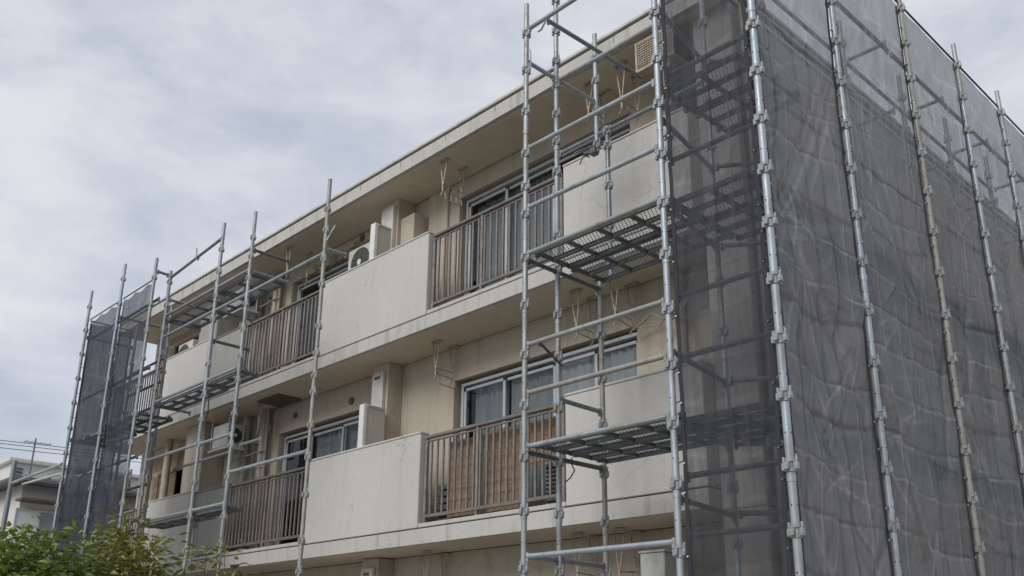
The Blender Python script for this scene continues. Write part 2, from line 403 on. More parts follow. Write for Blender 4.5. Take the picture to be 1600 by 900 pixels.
# roof slab with a metal drip cap over a dark joint
rf = part('roof', MB().box(XL - 0.1, -4.25, YF, 22, 6.50, 6.69), M['fascia'], bld)
part('roof_joint', MB().box(XL - 0.09, -4.262, YF + 0.02, 21.9, 6.6902, 6.722), M['joint'], rf)
part('roof_cap', MB().bbox(XL - 0.12, -4.235, YF - 0.018, 22, 6.722, 6.765, 0.006), M['whiteplastic'], rf)
part('soffit', MB().box(XL - 0.05, -4.30, YF + 0.07, 7.66, 6.488, 6.4995), M['soffit'], rf)
jm = MB()
for i in range(15): jm.box(-18.4 + i * 0.98, -18.4 + i * 0.98 + 0.008, YF - 0.001, YF + 0.002, 6.60, 6.69)
part('crack', jm, M['joint'], rf, stuff=True)
FL = {3: 4.19, 2: 1.48, 1: -1.23}
SOF = {3: 6.488, 2: 3.988, 1: 1.268}
rng = random.Random(4)
for f in (3, 2, 1):
    z0 = FL[f]
    sb = z0 - 0.195
    sl = part('floor_slab', MB().bbox(XL, XR, YF, 7.68, sb, z0 - 0.014, 0.004), M['fascia'], bld)
    if f > 1: part('soffit', MB().box(XL + 0.02, XR - 0.02, YF + 0.05, 7.67, sb - 0.008, sb - 0.0005), M['soffit'], sl)
    part('groove', MB().box(XL + 0.01, XR - 0.01, YF + 0.016, 7.6, z0 - 0.0135, z0 + 0.0), M['joint'], sl)
    # parapets
    for (a, b) in ((-11.39, -8.87), (-6.45, XR), (-16.88, -15.07)):
        pp = part('parapet', MB().bbox(a, b, YF, YF + 0.13, z0 + 0.0005, z0 + 1.15, 0.008), M['parapet'], bld)
        part('coping', MB().bbox(a - 0.002, b + 0.002, YF - 0.008, YF + 0.14, z0 + 1.1505, z0 + 1.178, 0.006), M['parapet'], pp)
        part('sill', MB().box(a, b, YF + 0.13, YF + 0.16, z0 + 0.001, z0 + 0.03), M['wall'], pp)
    part('parapet', MB().bbox(XR - 0.13, XR, YF + 0.131, 7.67, z0 + 0.0005, z0 + 1.178, 0.008), M['parapet'], bld)
    # low kerb under each railing
    for (a, b) in ((-8.86, -6.46), (-15.06, -11.40), (XL + 0.02, -16.89)):
        part('kerb', MB().bbox(a, b, YF + 0.004, YF + 0.12, z0 + 0.0005, z0 + 0.05, 0.006), M['fascia'], bld)
    # back wall with openings
    holes = [(-9.16, -6.06, z0 + 0.06, z0 + 2.04), (-13.64, -11.2, z0 + 0.06, z0 + 2.05), (-14.46, -14.06, z0 + 0.06, z0 + 2.0),
             (-18.32, -16.98, z0 + 0.95, z0 + 2.0)]
    w = MB(); grid_wall(w, [-19.2, XR], (z0, SOF[f] + 0.005), YW, YW + 0.2, holes)
    wl = part('wall', w, M['wall'], bld)
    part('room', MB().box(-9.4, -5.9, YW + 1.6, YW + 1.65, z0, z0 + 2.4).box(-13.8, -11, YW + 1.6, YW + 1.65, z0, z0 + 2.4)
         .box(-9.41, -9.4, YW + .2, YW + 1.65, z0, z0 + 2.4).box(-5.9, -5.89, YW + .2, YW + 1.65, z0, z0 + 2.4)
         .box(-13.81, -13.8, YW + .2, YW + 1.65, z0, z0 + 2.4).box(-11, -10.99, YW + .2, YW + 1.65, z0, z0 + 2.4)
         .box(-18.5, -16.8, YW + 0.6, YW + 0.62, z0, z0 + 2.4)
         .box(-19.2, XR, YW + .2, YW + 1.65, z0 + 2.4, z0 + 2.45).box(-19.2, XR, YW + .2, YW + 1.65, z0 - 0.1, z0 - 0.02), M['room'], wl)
    # corner pier, seen behind the dark net
    part('pier', MB().bbox(-4.729, -4.27, 7.12, 7.688, z0 - 0.2, SOF[f] + 0.01 if f == 3 else z0 + 2.51, 0.01), M['sidewall'], bld)
    # column with meter cupboard
    if f == 3:
        part('column', MB().bbox(-10.55, -10.17, 7.36, YW - 0.001, z0 + 0.001, SOF[f], 0.008), M['wall'], bld)
        cb = part('cupboard', MB().bbox(-10.49, -10.20, 7.29, 7.359, z0 + 0.6, 6.37, 0.008), M['whiteplastic'], bld)
        part('pilaster', MB().bbox(-10.169, -9.86, 7.42, YW - 0.001, z0 + 0.001, 6.17, 0.01), M['wall'], bld)
        part('pilaster', MB().bbox(-9.80, -9.38, 7.645, YW - 0.001, z0 + 0.001, SOF[f], 0.03), M['wall'], bld)
    else:
        part('column', MB().bbox(-10.66, -10.30, 7.43, YW - 0.001, z0 + 0.001, SOF[f], 0.008), M['wall'], bld)
        cb = part('cupboard', MB().bbox(-10.60, -10.34, 7.37, 7.429, z0 + 0.6, z0 + 2.37, 0.008), M['whiteplastic'], bld)
        part('vent_slot', MB().bbox(-10.54, -10.41, 7.364, 7.3705, z0 + 2.27, z0 + 2.31, 0.003), M['grille'], cb)
    part('column', MB().bbox(-16.2, -15.5, 7.25, YW - 0.001, z0 + 0.001, SOF[f], 0.02), M['greypanel' if f == 3 else 'wall'], bld)
    # partition board between flats
    for px in (-10.33,):
        zt = z0 + 1.80
        pt = part('partition', MB().box(px + 0.012, px + 0.10, 7.06, 7.36 if f != 3 else 7.287, z0 + 0.05, zt - 0.035), M['cream'], bld)
        part('partition_frame', MB().bbox(px, px + 0.112, 7.0, 7.059, z0 + 0.05, zt, 0.006), M['white'], pt)
        part('partition_frame', MB().bbox(px, px + 0.112, 7.0595, 7.365 if f != 3 else 7.288, zt - 0.034, zt, 0.006), M['alu'], pt)
    # grey board beside the railing
    gp = part('screen_board', MB().bbox(-15.04, -13.86, YF + 0.05, YF + 0.09, z0 + 0.08, z0 + 1.12, 0.004), M['greypanel'], bld)
    part('screen_frame', MB().bbox(-15.04, -13.80, YF + 0.04, YF + 0.10, z0 + 1.121, z0 + 1.15, 0.004)
         .bbox(-13.859, -13.80, YF + 0.04, YF + 0.10, z0 + 0.05, z0 + 1.12, 0.004), M['railing'], gp)
    part('downpipe', MB().tube((-15.0, YF + 0.0, z0 - 0.05), (-15.0, YF + 0.0, z0 + 2.25), 0.028, 10), M['whiteplastic'], bld, True)
# side wall, gable end under the nets
sw = MB(); holes_y = [(9.2, 10.0), (12.4, 13.6), (16.0, 17.2)]
part('wall', MB().box(-4.56, -4.27, 7.689, 21.9, -1.6, 6.499), M['sidewall'], bld)
part('wall', MB().box(-19.2, -4.561, 9.4, 21.9, -1.6, 6.499), M['sidewall'], bld)
part('wall', MB().box(XL, XL + 0.15, 7.89, 9.39, -1.6, 6.499), M['sidewall'], bld)
for z in (6.02 - 0.195 * 0, 3.99, 1.28):
    pass
part('string_course', MB().bbox(-4.2695, -4.245, 7.69, 21.9, 3.995, 4.185, 0.004), M['fascia'], bld)
part('string_course', MB().bbox(-4.2695, -4.245, 7.69, 21.9, 1.285, 1.475, 0.004), M['fascia'], bld)
part('vent', MB().bbox(-4.2695, -4.20, 8.30, 8.52, 4.42, 4.62, 0.02), M['pvc'], bld)
for yy in (7.25, 7.5):
    part('drain_pipe', MB().tube((-4.20, yy, -1.55), (-4.20, yy, 6.49), 0.04, 12), M['pvc'], bld, True)

# railings
baluster_me = mesh_from(MB().bbox(-0.0125, 0.0125, -0.012, 0.012, 0, 1, 0.003), 'baluster', M['railing_hi'])
def railing(x0, x1, f, mid):
    z0 = FL[f]; y = YF + 0.06
    r = part('railing', MB().bbox(x0, x1, y - 0.032, y + 0.032, z0 + 1.075, z0 + 1.115, 0.008), M['railing'], bld)
    part('bottom_rail', MB().bbox(x0, x1, y - 0.018, y + 0.018, z0 + 0.115, z0 + 0.155, 0.004), M['railing'], r)
    part('upper_rail', MB().bbox(x0, x1, y - 0.012, y + 0.012, z0 + 1.035, z0 + 1.055, 0.003), M['railing'], r)
    for px in [x0 + 0.02, x1 - 0.02] + mid:
        part('post', MB().bbox(px - 0.02, px + 0.02, y - 0.021, y + 0.021, z0 + 0.045, z0 + 1.0745, 0.004), M['railing_hi'], r)
    n = max(2, round((x1 - x0) / 0.108)); st = (x1 - x0) / n
    for i in range(1, n):
        x = x0 + i * st
        if any(abs(x - m) < 0.035 for m in mid): continue
        inst('baluster', baluster_me, r, (x, y, z0 + 0.155), 0, (1, 1, 0.88))
for f in (3, 2, 1):
    railing(-8.82, -6.50, f, [-7.87])
    railing(-13.76, -11.43, f, [-12.6])
    railing(XL + 0.03, -16.92, f, [-18.1])

# sliding windows
def window(x0, x1, z0, z1, sashes, name='window', mat='alu', y=YW + 0.07):
    t = 0.045
    fr = part(name, MB().bbox(x0, x1, y, y + 0.09, z1 - t, z1, 0.004).bbox(x0, x1, y, y + 0.09, z0, z0 + t, 0.004)
              .bbox(x0, x0 + t, y, y + 0.09, z0 + t, z1 - t, 0.004).bbox(x1 - t, x1, y, y + 0.09, z0 + t, z1 - t, 0.004), M[mat], bld)
    for i, (a, b) in enumerate(sashes):
        yy = y + 0.012 + 0.032 * (i % 2); s = 0.04
        part('sash', MB().bbox(a, b, yy, yy + 0.026, z1 - t - s - 0.03, z1 - t - 0.03, 0.003).bbox(a, b, yy, yy + 0.026, z0 + t, z0 + t + s + 0.02, 0.003)
             .bbox(a, a + s, yy, yy + 0.026, z0 + t, z1 - t - 0.03, 0.003).bbox(b - s, b, yy, yy + 0.026, z0 + t, z1 - t - 0.03, 0.003), M[mat], fr)
        part('pane', MB().box(a + s, b - s, yy + 0.011, yy + 0.015, z0 + t + s, z1 - t - s - 0.03), M['glass'], fr)
for f in (3, 2, 1):
    z0 = FL[f]
    window(-9.10, -6.08, z0 + 0.08, z0 + 2.0, [(-9.05, -8.26), (-8.34, -7.38), (-7.42, -6.72), (-6.80, -6.13)])
    window(-13.58, -11.22, z0 + 0.08, z0 + 2.0, [(-13.53, -12.74), (-12.82, -11.84), (-11.90, -11.27)])
# timber-framed windows at the far end
for f in (3, 2):
    z0 = FL[f]
    wd = part('window', MB().bbox(-18.28, -17.02, YW - 0.02, YW + 0.06, z0 + 1.93, z0 + 1.99, 0.004).bbox(-18.28, -17.02, YW - 0.02, YW + 0.06, z0 + 0.96, z0 + 1.02, 0.004)
              .bbox(-18.28, -18.2, YW - 0.02, YW + 0.06, z0 + 1.02, z0 + 1.93, 0.004).bbox(-17.1, -17.02, YW - 0.02, YW + 0.06, z0 + 1.02, z0 + 1.93, 0.004), M['plywood'], bld)
    if f == 2:
        part('shutter_board', MB().bbox(-18.2, -17.45, YW + 0.0, YW + 0.03, z0 + 1.02, z0 + 1.93, 0.004), M['plywood_dark'], wd)
    else:
        part('pane', MB().box(-18.2, -17.1, YW + 0.02, YW + 0.024, z0 + 1.02, z0 + 1.93), M['glass'], wd)
    for i in range(6):
        x = -19.1 + i * 0.135
        part('stripped_board', MB().bbox(x, x + 0.13, YW - 0.012 - 0.004 * (i % 2), YW - 0.001, z0 + 0.02, z0 + 2.02 - 0.05 * (i % 3), 0.003), M['plywood' if i % 2 else 'brownwall'], bld)
    for i in range(9):
        x = -18.9 + i * 0.28
        part('stripped_board', MB().bbox(x, x + 0.272, YW - 0.01 - 0.003 * (i % 2), YW - 0.001, z0 + 2.03, SOF[f] - 0.12, 0.003), M['brownwall'], bld)
# door, pipes and vents between the flats
for f in (3, 2):
    z0 = FL[f]
    part('door', MB().bbox(-14.44, -14.08, YW + 0.04, YW + 0.08, z0 + 0.07, z0 + 1.98, 0.006), M['bluedoor'], bld)
    for px, pr in ((-14.55, 0.052), (-13.98, 0.06), (-13.86, 0.03)):
        part('drain_pipe', MB().tube((px, 7.58, z0 + 0.01), (px, 7.58, SOF[f] - 0.001), pr, 14).tube((px, 7.58, z0 + 1.5), (px, 7.58, z0 + 1.56), pr + 0.012, 14)
             .tube((px, 7.58, z0 + 2.2), (px, 7.58, z0 + 2.25), pr + 0.01, 14), M['pvc'], bld, True)
    part('gas_pipe', MB().path([(-14.9, 7.52, z0 + 1.74), (-14.3, 7.52, z0 + 1.76), (-13.8, 7.52, z0 + 1.78)], 0.013, 8), M['pvc'], bld, True)
    part('vent', MB().tube((-13.15, YW - 0.03, z0 + 2.28), (-13.15, YW, z0 + 2.28), 0.05, 16), M['hatch'], bld, True)
    part('vent', MB().tube((-11.55, YW - 0.03, z0 + 2.22), (-11.55, YW, z0 + 2.22), 0.055, 16), M['hatch'], bld, True)
part('drain_pipe', MB().tube((-17.35, 7.45, 1.49), (-17.35, 7.45, 3.98), 0.07, 14), M['pvc'], bld, True)
part('ceiling_hatch', MB().bbox(-13.55, -12.9, 7.18, 7.62, 3.955, 3.9795, 0.004), M['hatch'], bld)
# dirt where the soffit plaster has come off
st = MB(); r_ = random.Random(9)
for i in range(70):
    x = -12.3 + r_.gauss(0, 0.42); z = 6.30 + r_.gauss(0, 0.05); s = 0.012 + r_.random() ** 2 * 0.05
    vs = [(x + s * math.cos(a) * r_.uniform(.6, 1.2) * 1.5, YW - 0.002 - 0.0004 * i, z + s * math.sin(a) * r_.uniform(.5, 1)) for a in [k * math.pi / 4 for k in range(8)]]
    st.add(vs, [tuple(range(8))])
part('flaking_plaster', st, M['brownwall'], bld, stuff=True)

# ------------------------------------------------------------------ curtains
def curtain(x0, x1, z0, z1, mat, label, y=YW + 0.20, amp=0.016, seed=0):
    r = random.Random(seed); n = int((x1 - x0) / 0.012) + 2; ph = [r.uniform(0, 6) for _ in range(3)]
    mb = MB(); vs = []; rows = 6
    for j in range(rows):
        z = z0 + (z1 - z0) * j / (rows - 1)
        for i in range(n):
            x = x0 + (x1 - x0) * i / (n - 1)
            d = amp * (math.sin(x * 52 + ph[0] + math.sin(x * 5)) + 0.6 * math.sin(x * 23 + ph[1] + j * 0.12))
            vs.append((x, y + d, z))
    fs = [(j * n + i, j * n + i + 1, (j + 1) * n + i + 1, (j + 1) * n + i) for j in range(rows - 1) for i in range(n - 1)]
    mb.add(vs, fs)
    solo('curtain', mb, M[mat], label, 'curtain', 'curtains behind the balcony windows', True)
curtain(-8.95, -8.28, 1.6, 3.42, 'curtain_grey', 'grey lace curtain in the left pane above the reed screens', seed=1)
curtain(-8.24, -7.45, 1.6, 3.42, 'curtain_grey', 'grey lace curtain in the second pane, right above the reed screens', seed=2)
curtain(-7.40, -6.10, 1.6, 3.42, 'curtain_white', 'bright white lace curtain behind the scaffold pole, above the right lower parapet', y=YW + 0.175, amp=0.012, seed=3)
curtain(-12.75, -11.3, 1.6, 3.42, 'curtain_grey', 'grey curtain behind the window left of the lower balcony partition', seed=4)
curtain(-9.0, -8.1, 4.3, 6.1, 'curtain_grey', 'grey curtain behind the upper balcony railing, left half of the window', y=YW + 0.22, seed=5)
curtain(-8.0, -7.45, 4.3, 6.1, 'curtain_grey', 'grey curtain behind the upper balcony railing, by the window middle', y=YW + 0.22, seed=6)

# ------------------------------------------------------------------ reed screens
def reeds(x0, x1, z0, z1, y, lean, label, seed):
    t = thing('reed_screen', label, 'reed screen', (x0, y, z0), 'reed screens behind the lower railing')
    r = random.Random(seed); mb = MB(); x = x0
    while x < x1:
        w = r.uniform(0.008, 0.013); a = lean + r.uniform(-0.003, 0.003)
        mb.tube((x, y + r.uniform(-.004, .004), z0), (x + a * 0.3, y + r.uniform(-.004, .004) + 0.03, z1 + r.uniform(-.012, .012)), w / 2, 5); x += w
    part('reeds', mb, M['reed'], t, True, stuff=True)
    for k in range(7):
        z = z0 + (z1 - z0) * (k + 0.5) / 7
        part('stitching', MB().tube((x0, y - 0.012, z), (x1, y - 0.012, z + r.uniform(-.01, .01)), 0.003, 5), M['plywood_dark'], t)
reeds(-8.52, -7.92, 1.58, 2.50, YF + 0.17, 0.01, 'brown reed screen at the left behind the lower balcony railing', 1)
reeds(-7.90, -7.32, 1.58, 2.53, YF + 0.19, -0.01, 'brown reed screen in the middle behind the lower balcony railing', 2)
reeds(-7.30, -6.56, 2.0, 2.52, YF + 0.18, 0.02, 'shorter brown reed screen at the right behind the scaffold pole', 3)
t = thing('storage_crate', 'dark plastic crate on the lower balcony floor left of the reed screens', 'crate', (-8.62, 7.25, 1.53))
for k in range(6): part('slat', MB().bbox(-8.76, -8.46, 7.14, 7.16, 1.54 + k * 0.08, 1.60 + k * 0.08, 0.004), M['steel_dark'], t)
part('crate_body', MB().bbox(-8.76, -8.46, 7.17, 7.45, 1.54, 2.0, 0.01), M['dark'], t)
t = thing('appliance', 'dark slatted appliance standing under the shorter reed screen', 'appliance', (-6.8, 7.25, 1.53))
part('body', MB().bbox(-7.0, -6.6, 7.2, 7.5, 1.54, 2.05, 0.02), M['whiteplastic'], t)
for k in range(9): part('louvre', MB().bbox(-6.97, -6.68, 7.175, 7.199, 1.60 + k * 0.045, 1.625 + k * 0.045, 0.004), M['dark'], t)

# ------------------------------------------------------------------ air conditioners
def fan_unit(name, label, x0, x1, y0, y1, z0, z1, face, group='outdoor air conditioner units', dark=True, brackets=False):
    t = thing(name, label, 'air conditioner', ((x0 + x1) / 2, (y0 + y1) / 2, z0), group)
    part('casing', MB().bbox(x0, x1, y0, y1, z0, z1, 0.015), M['whiteplastic'], t)
    zc = (z0 + z1) / 2
    R = min(z1 - z0, (x1 - x0) if face == 'y' else (y1 - y0)) * 0.43
    if face == 'y':
        c = Vector((x0 + (x1 - x0) * 0.42, y0, zc)); ax = Vector((0, -1, 0)); e1 = Vector((1, 0, 0))
    else:
        c = Vector((x1, (y0 + y1) / 2, zc)); ax = Vector((1, 0, 0)); e1 = Vector((0, 1, 0))
    e2 = Vector((0, 0, 1))
    part('fan_opening', MB().tube(c + ax * 0.001, c + ax * 0.006, R, 28), M['grille'], t)
    g = MB()
    for k in range(1, 6): g.ring(c + ax * 0.018, ax, R * k / 5.5, 0.0028, 22)
    for k in range(16):
        a = 2 * math.pi * k / 16; d = e1 * math.cos(a) + e2 * math.sin(a)
        g.tube(c + ax * 0.016 + d * R * 0.15, c + ax * 0.014 + d * R, 0.003, 5)
    part('fan_guard', g, M['grille'], t)
    part('fan_hub', MB().tube(c + ax * 0.012, c + ax * 0.024, R * 0.2, 16), M['white'], t)
    if brackets:
        part('shelf', MB().bbox(x0 - 0.08, x1 + 0.08, y0 - 0.03, y1 + 0.02, z0 - 0.05, z0 - 0.012, 0.004), M['whiteplastic'], t)
        for xx in (x0 - 0.05, x1 + 0.05):
            for yy in (y0, y1 - 0.02): part('hanger', MB().tube((xx, yy, z0 - 0.02), (xx, yy, SOFZ), 0.01, 6), M['whiteplastic'], t)
    else:
        part('foot', MB().bbox(x0 + 0.05, x0 + 0.12, y0 - 0.01, y1, FLZ, z0 - 0.001, 0.004).bbox(x1 - 0.12, x1 - 0.05, y0 - 0.01, y1, FLZ, z0 - 0.001, 0.004), M['steel_dark'], t)
FLZ = 4.20
fan_unit('air_conditioner', 'white fan unit left of the upper balcony partition, its round fan above the parapet', -11.42, -10.62, 7.36, 7.62, 5.46, 6.02, 'y')
SOFZ = 3.978
fan_unit('air_conditioner', 'white fan unit hung from the middle ceiling left of the drain pipes', -14.95, -14.44, 7.16, 7.46, 3.37, 3.78, 'x', brackets=True)
SOFZ = 6.487
fan_unit('air_conditioner', 'white fan unit hung from the top ceiling, just under the left scaffold deck', -14.95, -14.44, 7.16, 7.46, 5.85, 6.24, 'x', brackets=True)
FLZ = 4.20
fan_unit('air_conditioner', 'small fan unit standing by the stripped wall at the far left end', -17.15, -16.55, 7.3, 7.55, 5.25, 5.82, 'y')

# ------------------------------------------------------------------ laundry brackets under the ceilings
def rack(x, ya, yb, zs, label, comb=True, drop=0.36):
    t = thing('laundry_bracket', label, 'laundry bracket', (x, ya, zs), 'laundry brackets under the balcony ceilings')
    rr = random.Random(int(x * 100 + zs * 10))
    ends = []
    for y in (ya, yb):
        part('ceiling_plate', MB().bbox(x - 0.085, x + 0.085, y - 0.03, y + 0.03, zs - 0.014, zs - 0.0005, 0.003), M['rod'], t)
        az = zs - drop + rr.uniform(-0.02, 0.02); ax = x + rr.uniform(-0.015, 0.015)
        part('rod', MB().tube((x - 0.07, y, zs - 0.01), (ax - 0.006, y, az), 0.0085, 7), M['rod'], t, True)
        part('rod', MB().tube((x + 0.07, y, zs - 0.01), (ax + 0.006, y, az), 0.0085, 7), M['rod'], t, True)
        part('hook', MB().tube((ax, y, az + 0.03), (ax, y, az - 0.10), 0.011, 7).tube((ax, y, az - 0.11), (ax - 0.03, y - 0.01, az - 0.16), 0.008, 6), M['rod'], t, True)
        ends.append((ax, y, az))
    a, b = ends
    part('arm', MB().tube((a[0], a[1], a[2]), (b[0], b[1], b[2]), 0.007, 6).tube((a[0], a[1], a[2] - 0.07), (b[0], b[1], b[2] - 0.09), 0.007, 6)
         .tube((a[0], a[1] + .1, a[2] - 0.002), (a[0], a[1] + .1, a[2] - 0.08), 0.005, 5).tube((a[0], a[1] + .2, a[2] - 0.002), (a[0], a[1] + .2, a[2] - 0.08), 0.005, 5), M['rod'], t, True)
    if comb:
        c = MB(); z = a[2] - 0.2
        c.tube((a[0], a[1] + 0.06, z), (a[0], a[1] + 0.34, z - 0.02), 0.007, 6)
        for k in range(4): c.tube((a[0], a[1] + 0.06 + k * 0.093, z), (a[0], a[1] + 0.06 + k * 0.093, z + 0.1), 0.006, 5)
        c.tube((a[0], a[1] + 0.06, z), (a[0], a[1] + 0.03, z + 0.12), 0.006, 5)
        part('comb', c, M['rod'], t, True)
rack(-8.84, 7.12, 7.45, 6.488, 'cream folding bracket under the top ceiling, left of the upper window')
rack(-6.25, 7.18, 7.45, 6.488, 'cream folding bracket under the top ceiling, behind the highest scaffold tubes', False)
rack(-5.75, 7.16, 7.45, 6.488, 'cream folding bracket under the top ceiling, beside the wicker box', False, 0.5)
rack(-12.85, 7.12, 7.5, 6.488, 'cream folding bracket under the top ceiling, above the left upper railing', False, 0.42)
rack(-9.12, 7.33, 7.62, 3.978, 'cream folding bracket under the middle ceiling, left of the reed screen window')
rack(-6.62, 7.3, 7.6, 3.978, 'cream folding bracket under the middle ceiling, right of the front pole row', False, 0.42)
rack(-6.05, 7.3, 7.6, 3.978, 'cream folding bracket under the middle ceiling, beside the corner net', False, 0.42)
rack(-13.65, 7.3, 7.6, 3.978, 'cream folding bracket under the middle ceiling, in front of the drain pipes', False)
rack(-9.2, 7.36, 7.65, 1.259, 'cream folding bracket under the lowest ceiling, below the reed screens')
rack(-6.67, 7.34, 7.6, 1.259, 'cream folding bracket under the lowest ceiling, behind the bottom scaffold tube', False, 0.4)
rack(-6.1, 7.34, 7.6, 1.259, 'cream folding bracket under the lowest ceiling, left of the storage locker', False, 0.4)

# wicker box hanging under the roof
t = thing('wicker_box', 'pale wicker lattice box hung under the top ceiling beside the corner pole', 'box', (-5.1, 7.1, 6.05))
part('box_body', MB().bbox(-5.33, -4.88, 6.975, 7.38, 6.09, 6.40, 0.01), M['dark'], t)
lt = MB()
for k in range(15): lt.bbox(-5.34 + k * 0.0325, -5.325 + k * 0.0325, 6.955, 6.974, 6.085, 6.41, 0.002)
for k in range(11): lt.bbox(-5.345, -4.865, 6.947, 6.96, 6.09 + k * 0.031, 6.102 + k * 0.031, 0.002)
part('lattice', lt, M['wicker'], t, stuff=True)
part('frame', MB().bbox(-5.36, -4.86, 6.94, 6.97, 6.41, 6.435, 0.004).bbox(-5.36, -4.86, 6.94, 6.97, 6.06, 6.084, 0.004)
     .bbox(-5.365, -5.342, 6.935, 7.38, 6.06, 6.435, 0.004).bbox(-5.341, -4.865, 6.971, 7.38, 6.062, 6.085, 0.003), M['wicker'], t)
part('strap', MB().box(-5.30, -5.28, 7.1, 7.12, 6.43, 6.487).box(-4.95, -4.93, 7.1, 7.12, 6.43, 6.487), M['wicker'], t)
# locker at the bottom right
t = thing('storage_locker', 'pale grey locker on the ground floor balcony beside the corner pole', 'locker', (-5.44, 7.2, -1.2))
part('cabinet', MB().bbox(-5.58, -5.30, 7.0, 7.42, -1.2, 0.955, 0.01), M['whiteplastic'], t)
part('lid', MB().bbox(-5.59, -5.29, 6.99, 7.43, 0.9555, 0.975, 0.005), M['whiteplastic'], t)
# conduit and cables
solo('cable_bundle', MB().path([(-6.0, 7.55, 3.42), (-5.7, 7.5, 3.52), (-5.5, 7.52, 3.38), (-5.35, 7.5, 3.44), (-5.2, 7.5, 3.6), (-4.8, 7.5, 3.62)], 0.014, 6)
     .path([(-5.9, 7.5, 3.40), (-5.6, 7.5, 3.36), (-5.45, 7.5, 3.50), (-5.3, 7.5, 3.40)], 0.008, 5), M['pvc'], 'tangled pale cable bundle right of the white curtain under the middle ceiling', 'cable')
solo('drain_hose', MB().path([(-6.3, 7.5, 0.80), (-6.0, 7.52, 0.79), (-5.6, 7.5, 0.80), (-5.2, 7.5, 0.8)], 0.02, 7).path([(-6.3, 7.5, 0.74), (-5.6, 7.52, 0.72)], 0.012, 6), M['pvc'],
     'pale hose running along the ground floor wall to the locker', 'hose')
solo('vertical_conduit', MB().tube((-5.42, 7.63, 1.5), (-5.42, 7.63, 3.97), 0.045, 12), M['pvc'], 'beige conduit pipe on the wall right of the white curtain', 'pipe', smooth=True)
for x in (-5.35, -5.12): solo('roof_drain', MB().tube((x, 7.6, 4.2), (x, 7.6, 6.48), 0.045, 12), M['pvc'],
     'beige drain pipe below the wicker box, %s one' % ('left' if x < -5.3 else 'right'), 'pipe', 'drain pipes below the wicker box', True)

# ------------------------------------------------------------------ scaffold pieces
def coupler_mesh():
    m = MB(); m.tube((0, 0, -0.012), (0, 0, 0.012), 0.034, 12).tube((0, 0, -0.075), (0, 0, -0.058), 0.033, 12)
    for a in (0, 90, 180, 270):
        c, s = math.cos(math.radians(a)), math.sin(math.radians(a))
        b = MB().bbox(0.024, 0.050, -0.015, 0.015, -0.066, -0.014, 0.004)
        m.add([(x * c - y * s, x * s + y * c, z) for x, y, z in b.v], b.f)
        if a in (0, 180):
            b = MB().bbox(0.034, 0.046, -0.005, 0.005, -0.014, 0.026, 0.002)
            m.add([(x * c - y * s, x * s + y * c, z) for x, y, z in b.v], b.f)
    return mesh_from(m, 'coupler', M['steel'], smooth=True)
COUP = coupler_mesh()
PR = 0.0243
def pole(parent, x, y, z0, z1, cz, mat='steel', r=PR, lab=None, cs=1.0):
    mb = MB().tube((x, y, z0), (x, y, z1), r, 14)
    for k in range(int((z1 - z0) / 1.8)):           # spigot joints
        zz = z0 + 0.9 + k * 1.8; mb.tube((x, y, zz), (x, y, zz + 0.05), r + 0.0035, 14)
    p = part('pole', mb, M[mat], parent, True, lab)
    pm = MB()
    for i, z in enumerate(cz):
        for a in ((1, 0), (0, 1)):
            if z0 < z - 0.26 < z1: pm.tube((x - a[0] * (r + 0.001), y - a[1] * (r + 0.001), z - 0.26), (x + a[0] * (r + 0.001), y + a[1] * (r + 0.001), z - 0.26), 0.006, 6)
    if pm.v: part('pin_hole', pm, M['dark'], p, stuff=True)
    for i, z in enumerate(cz):
        if z0 - 0.05 < z < z1 + 0.02: inst('coupler', COUP, p, (x, y, z + 0.03), 0.0, (r / PR * cs, r / PR * cs, 1.0))
    return p
def tube(parent, p, q, mat='steel', r=0.0214, lab=None):
    p, q = Vector(p), Vector(q); d = (q - p).normalized()
    mb = MB().tube(p + d * 0.045, q - d * 0.045, r, 12)
    for e, s in ((p, 1), (q, -1)):                 # wedge heads
        c = e + d * s * 0.045
        mb.bbox(c.x - 0.013, c.x + 0.013, c.y - 0.013, c.y + 0.013, c.z - 0.045, c.z + 0.03, 0.004)
    return part('tube', mb, M[mat], parent, True, lab)
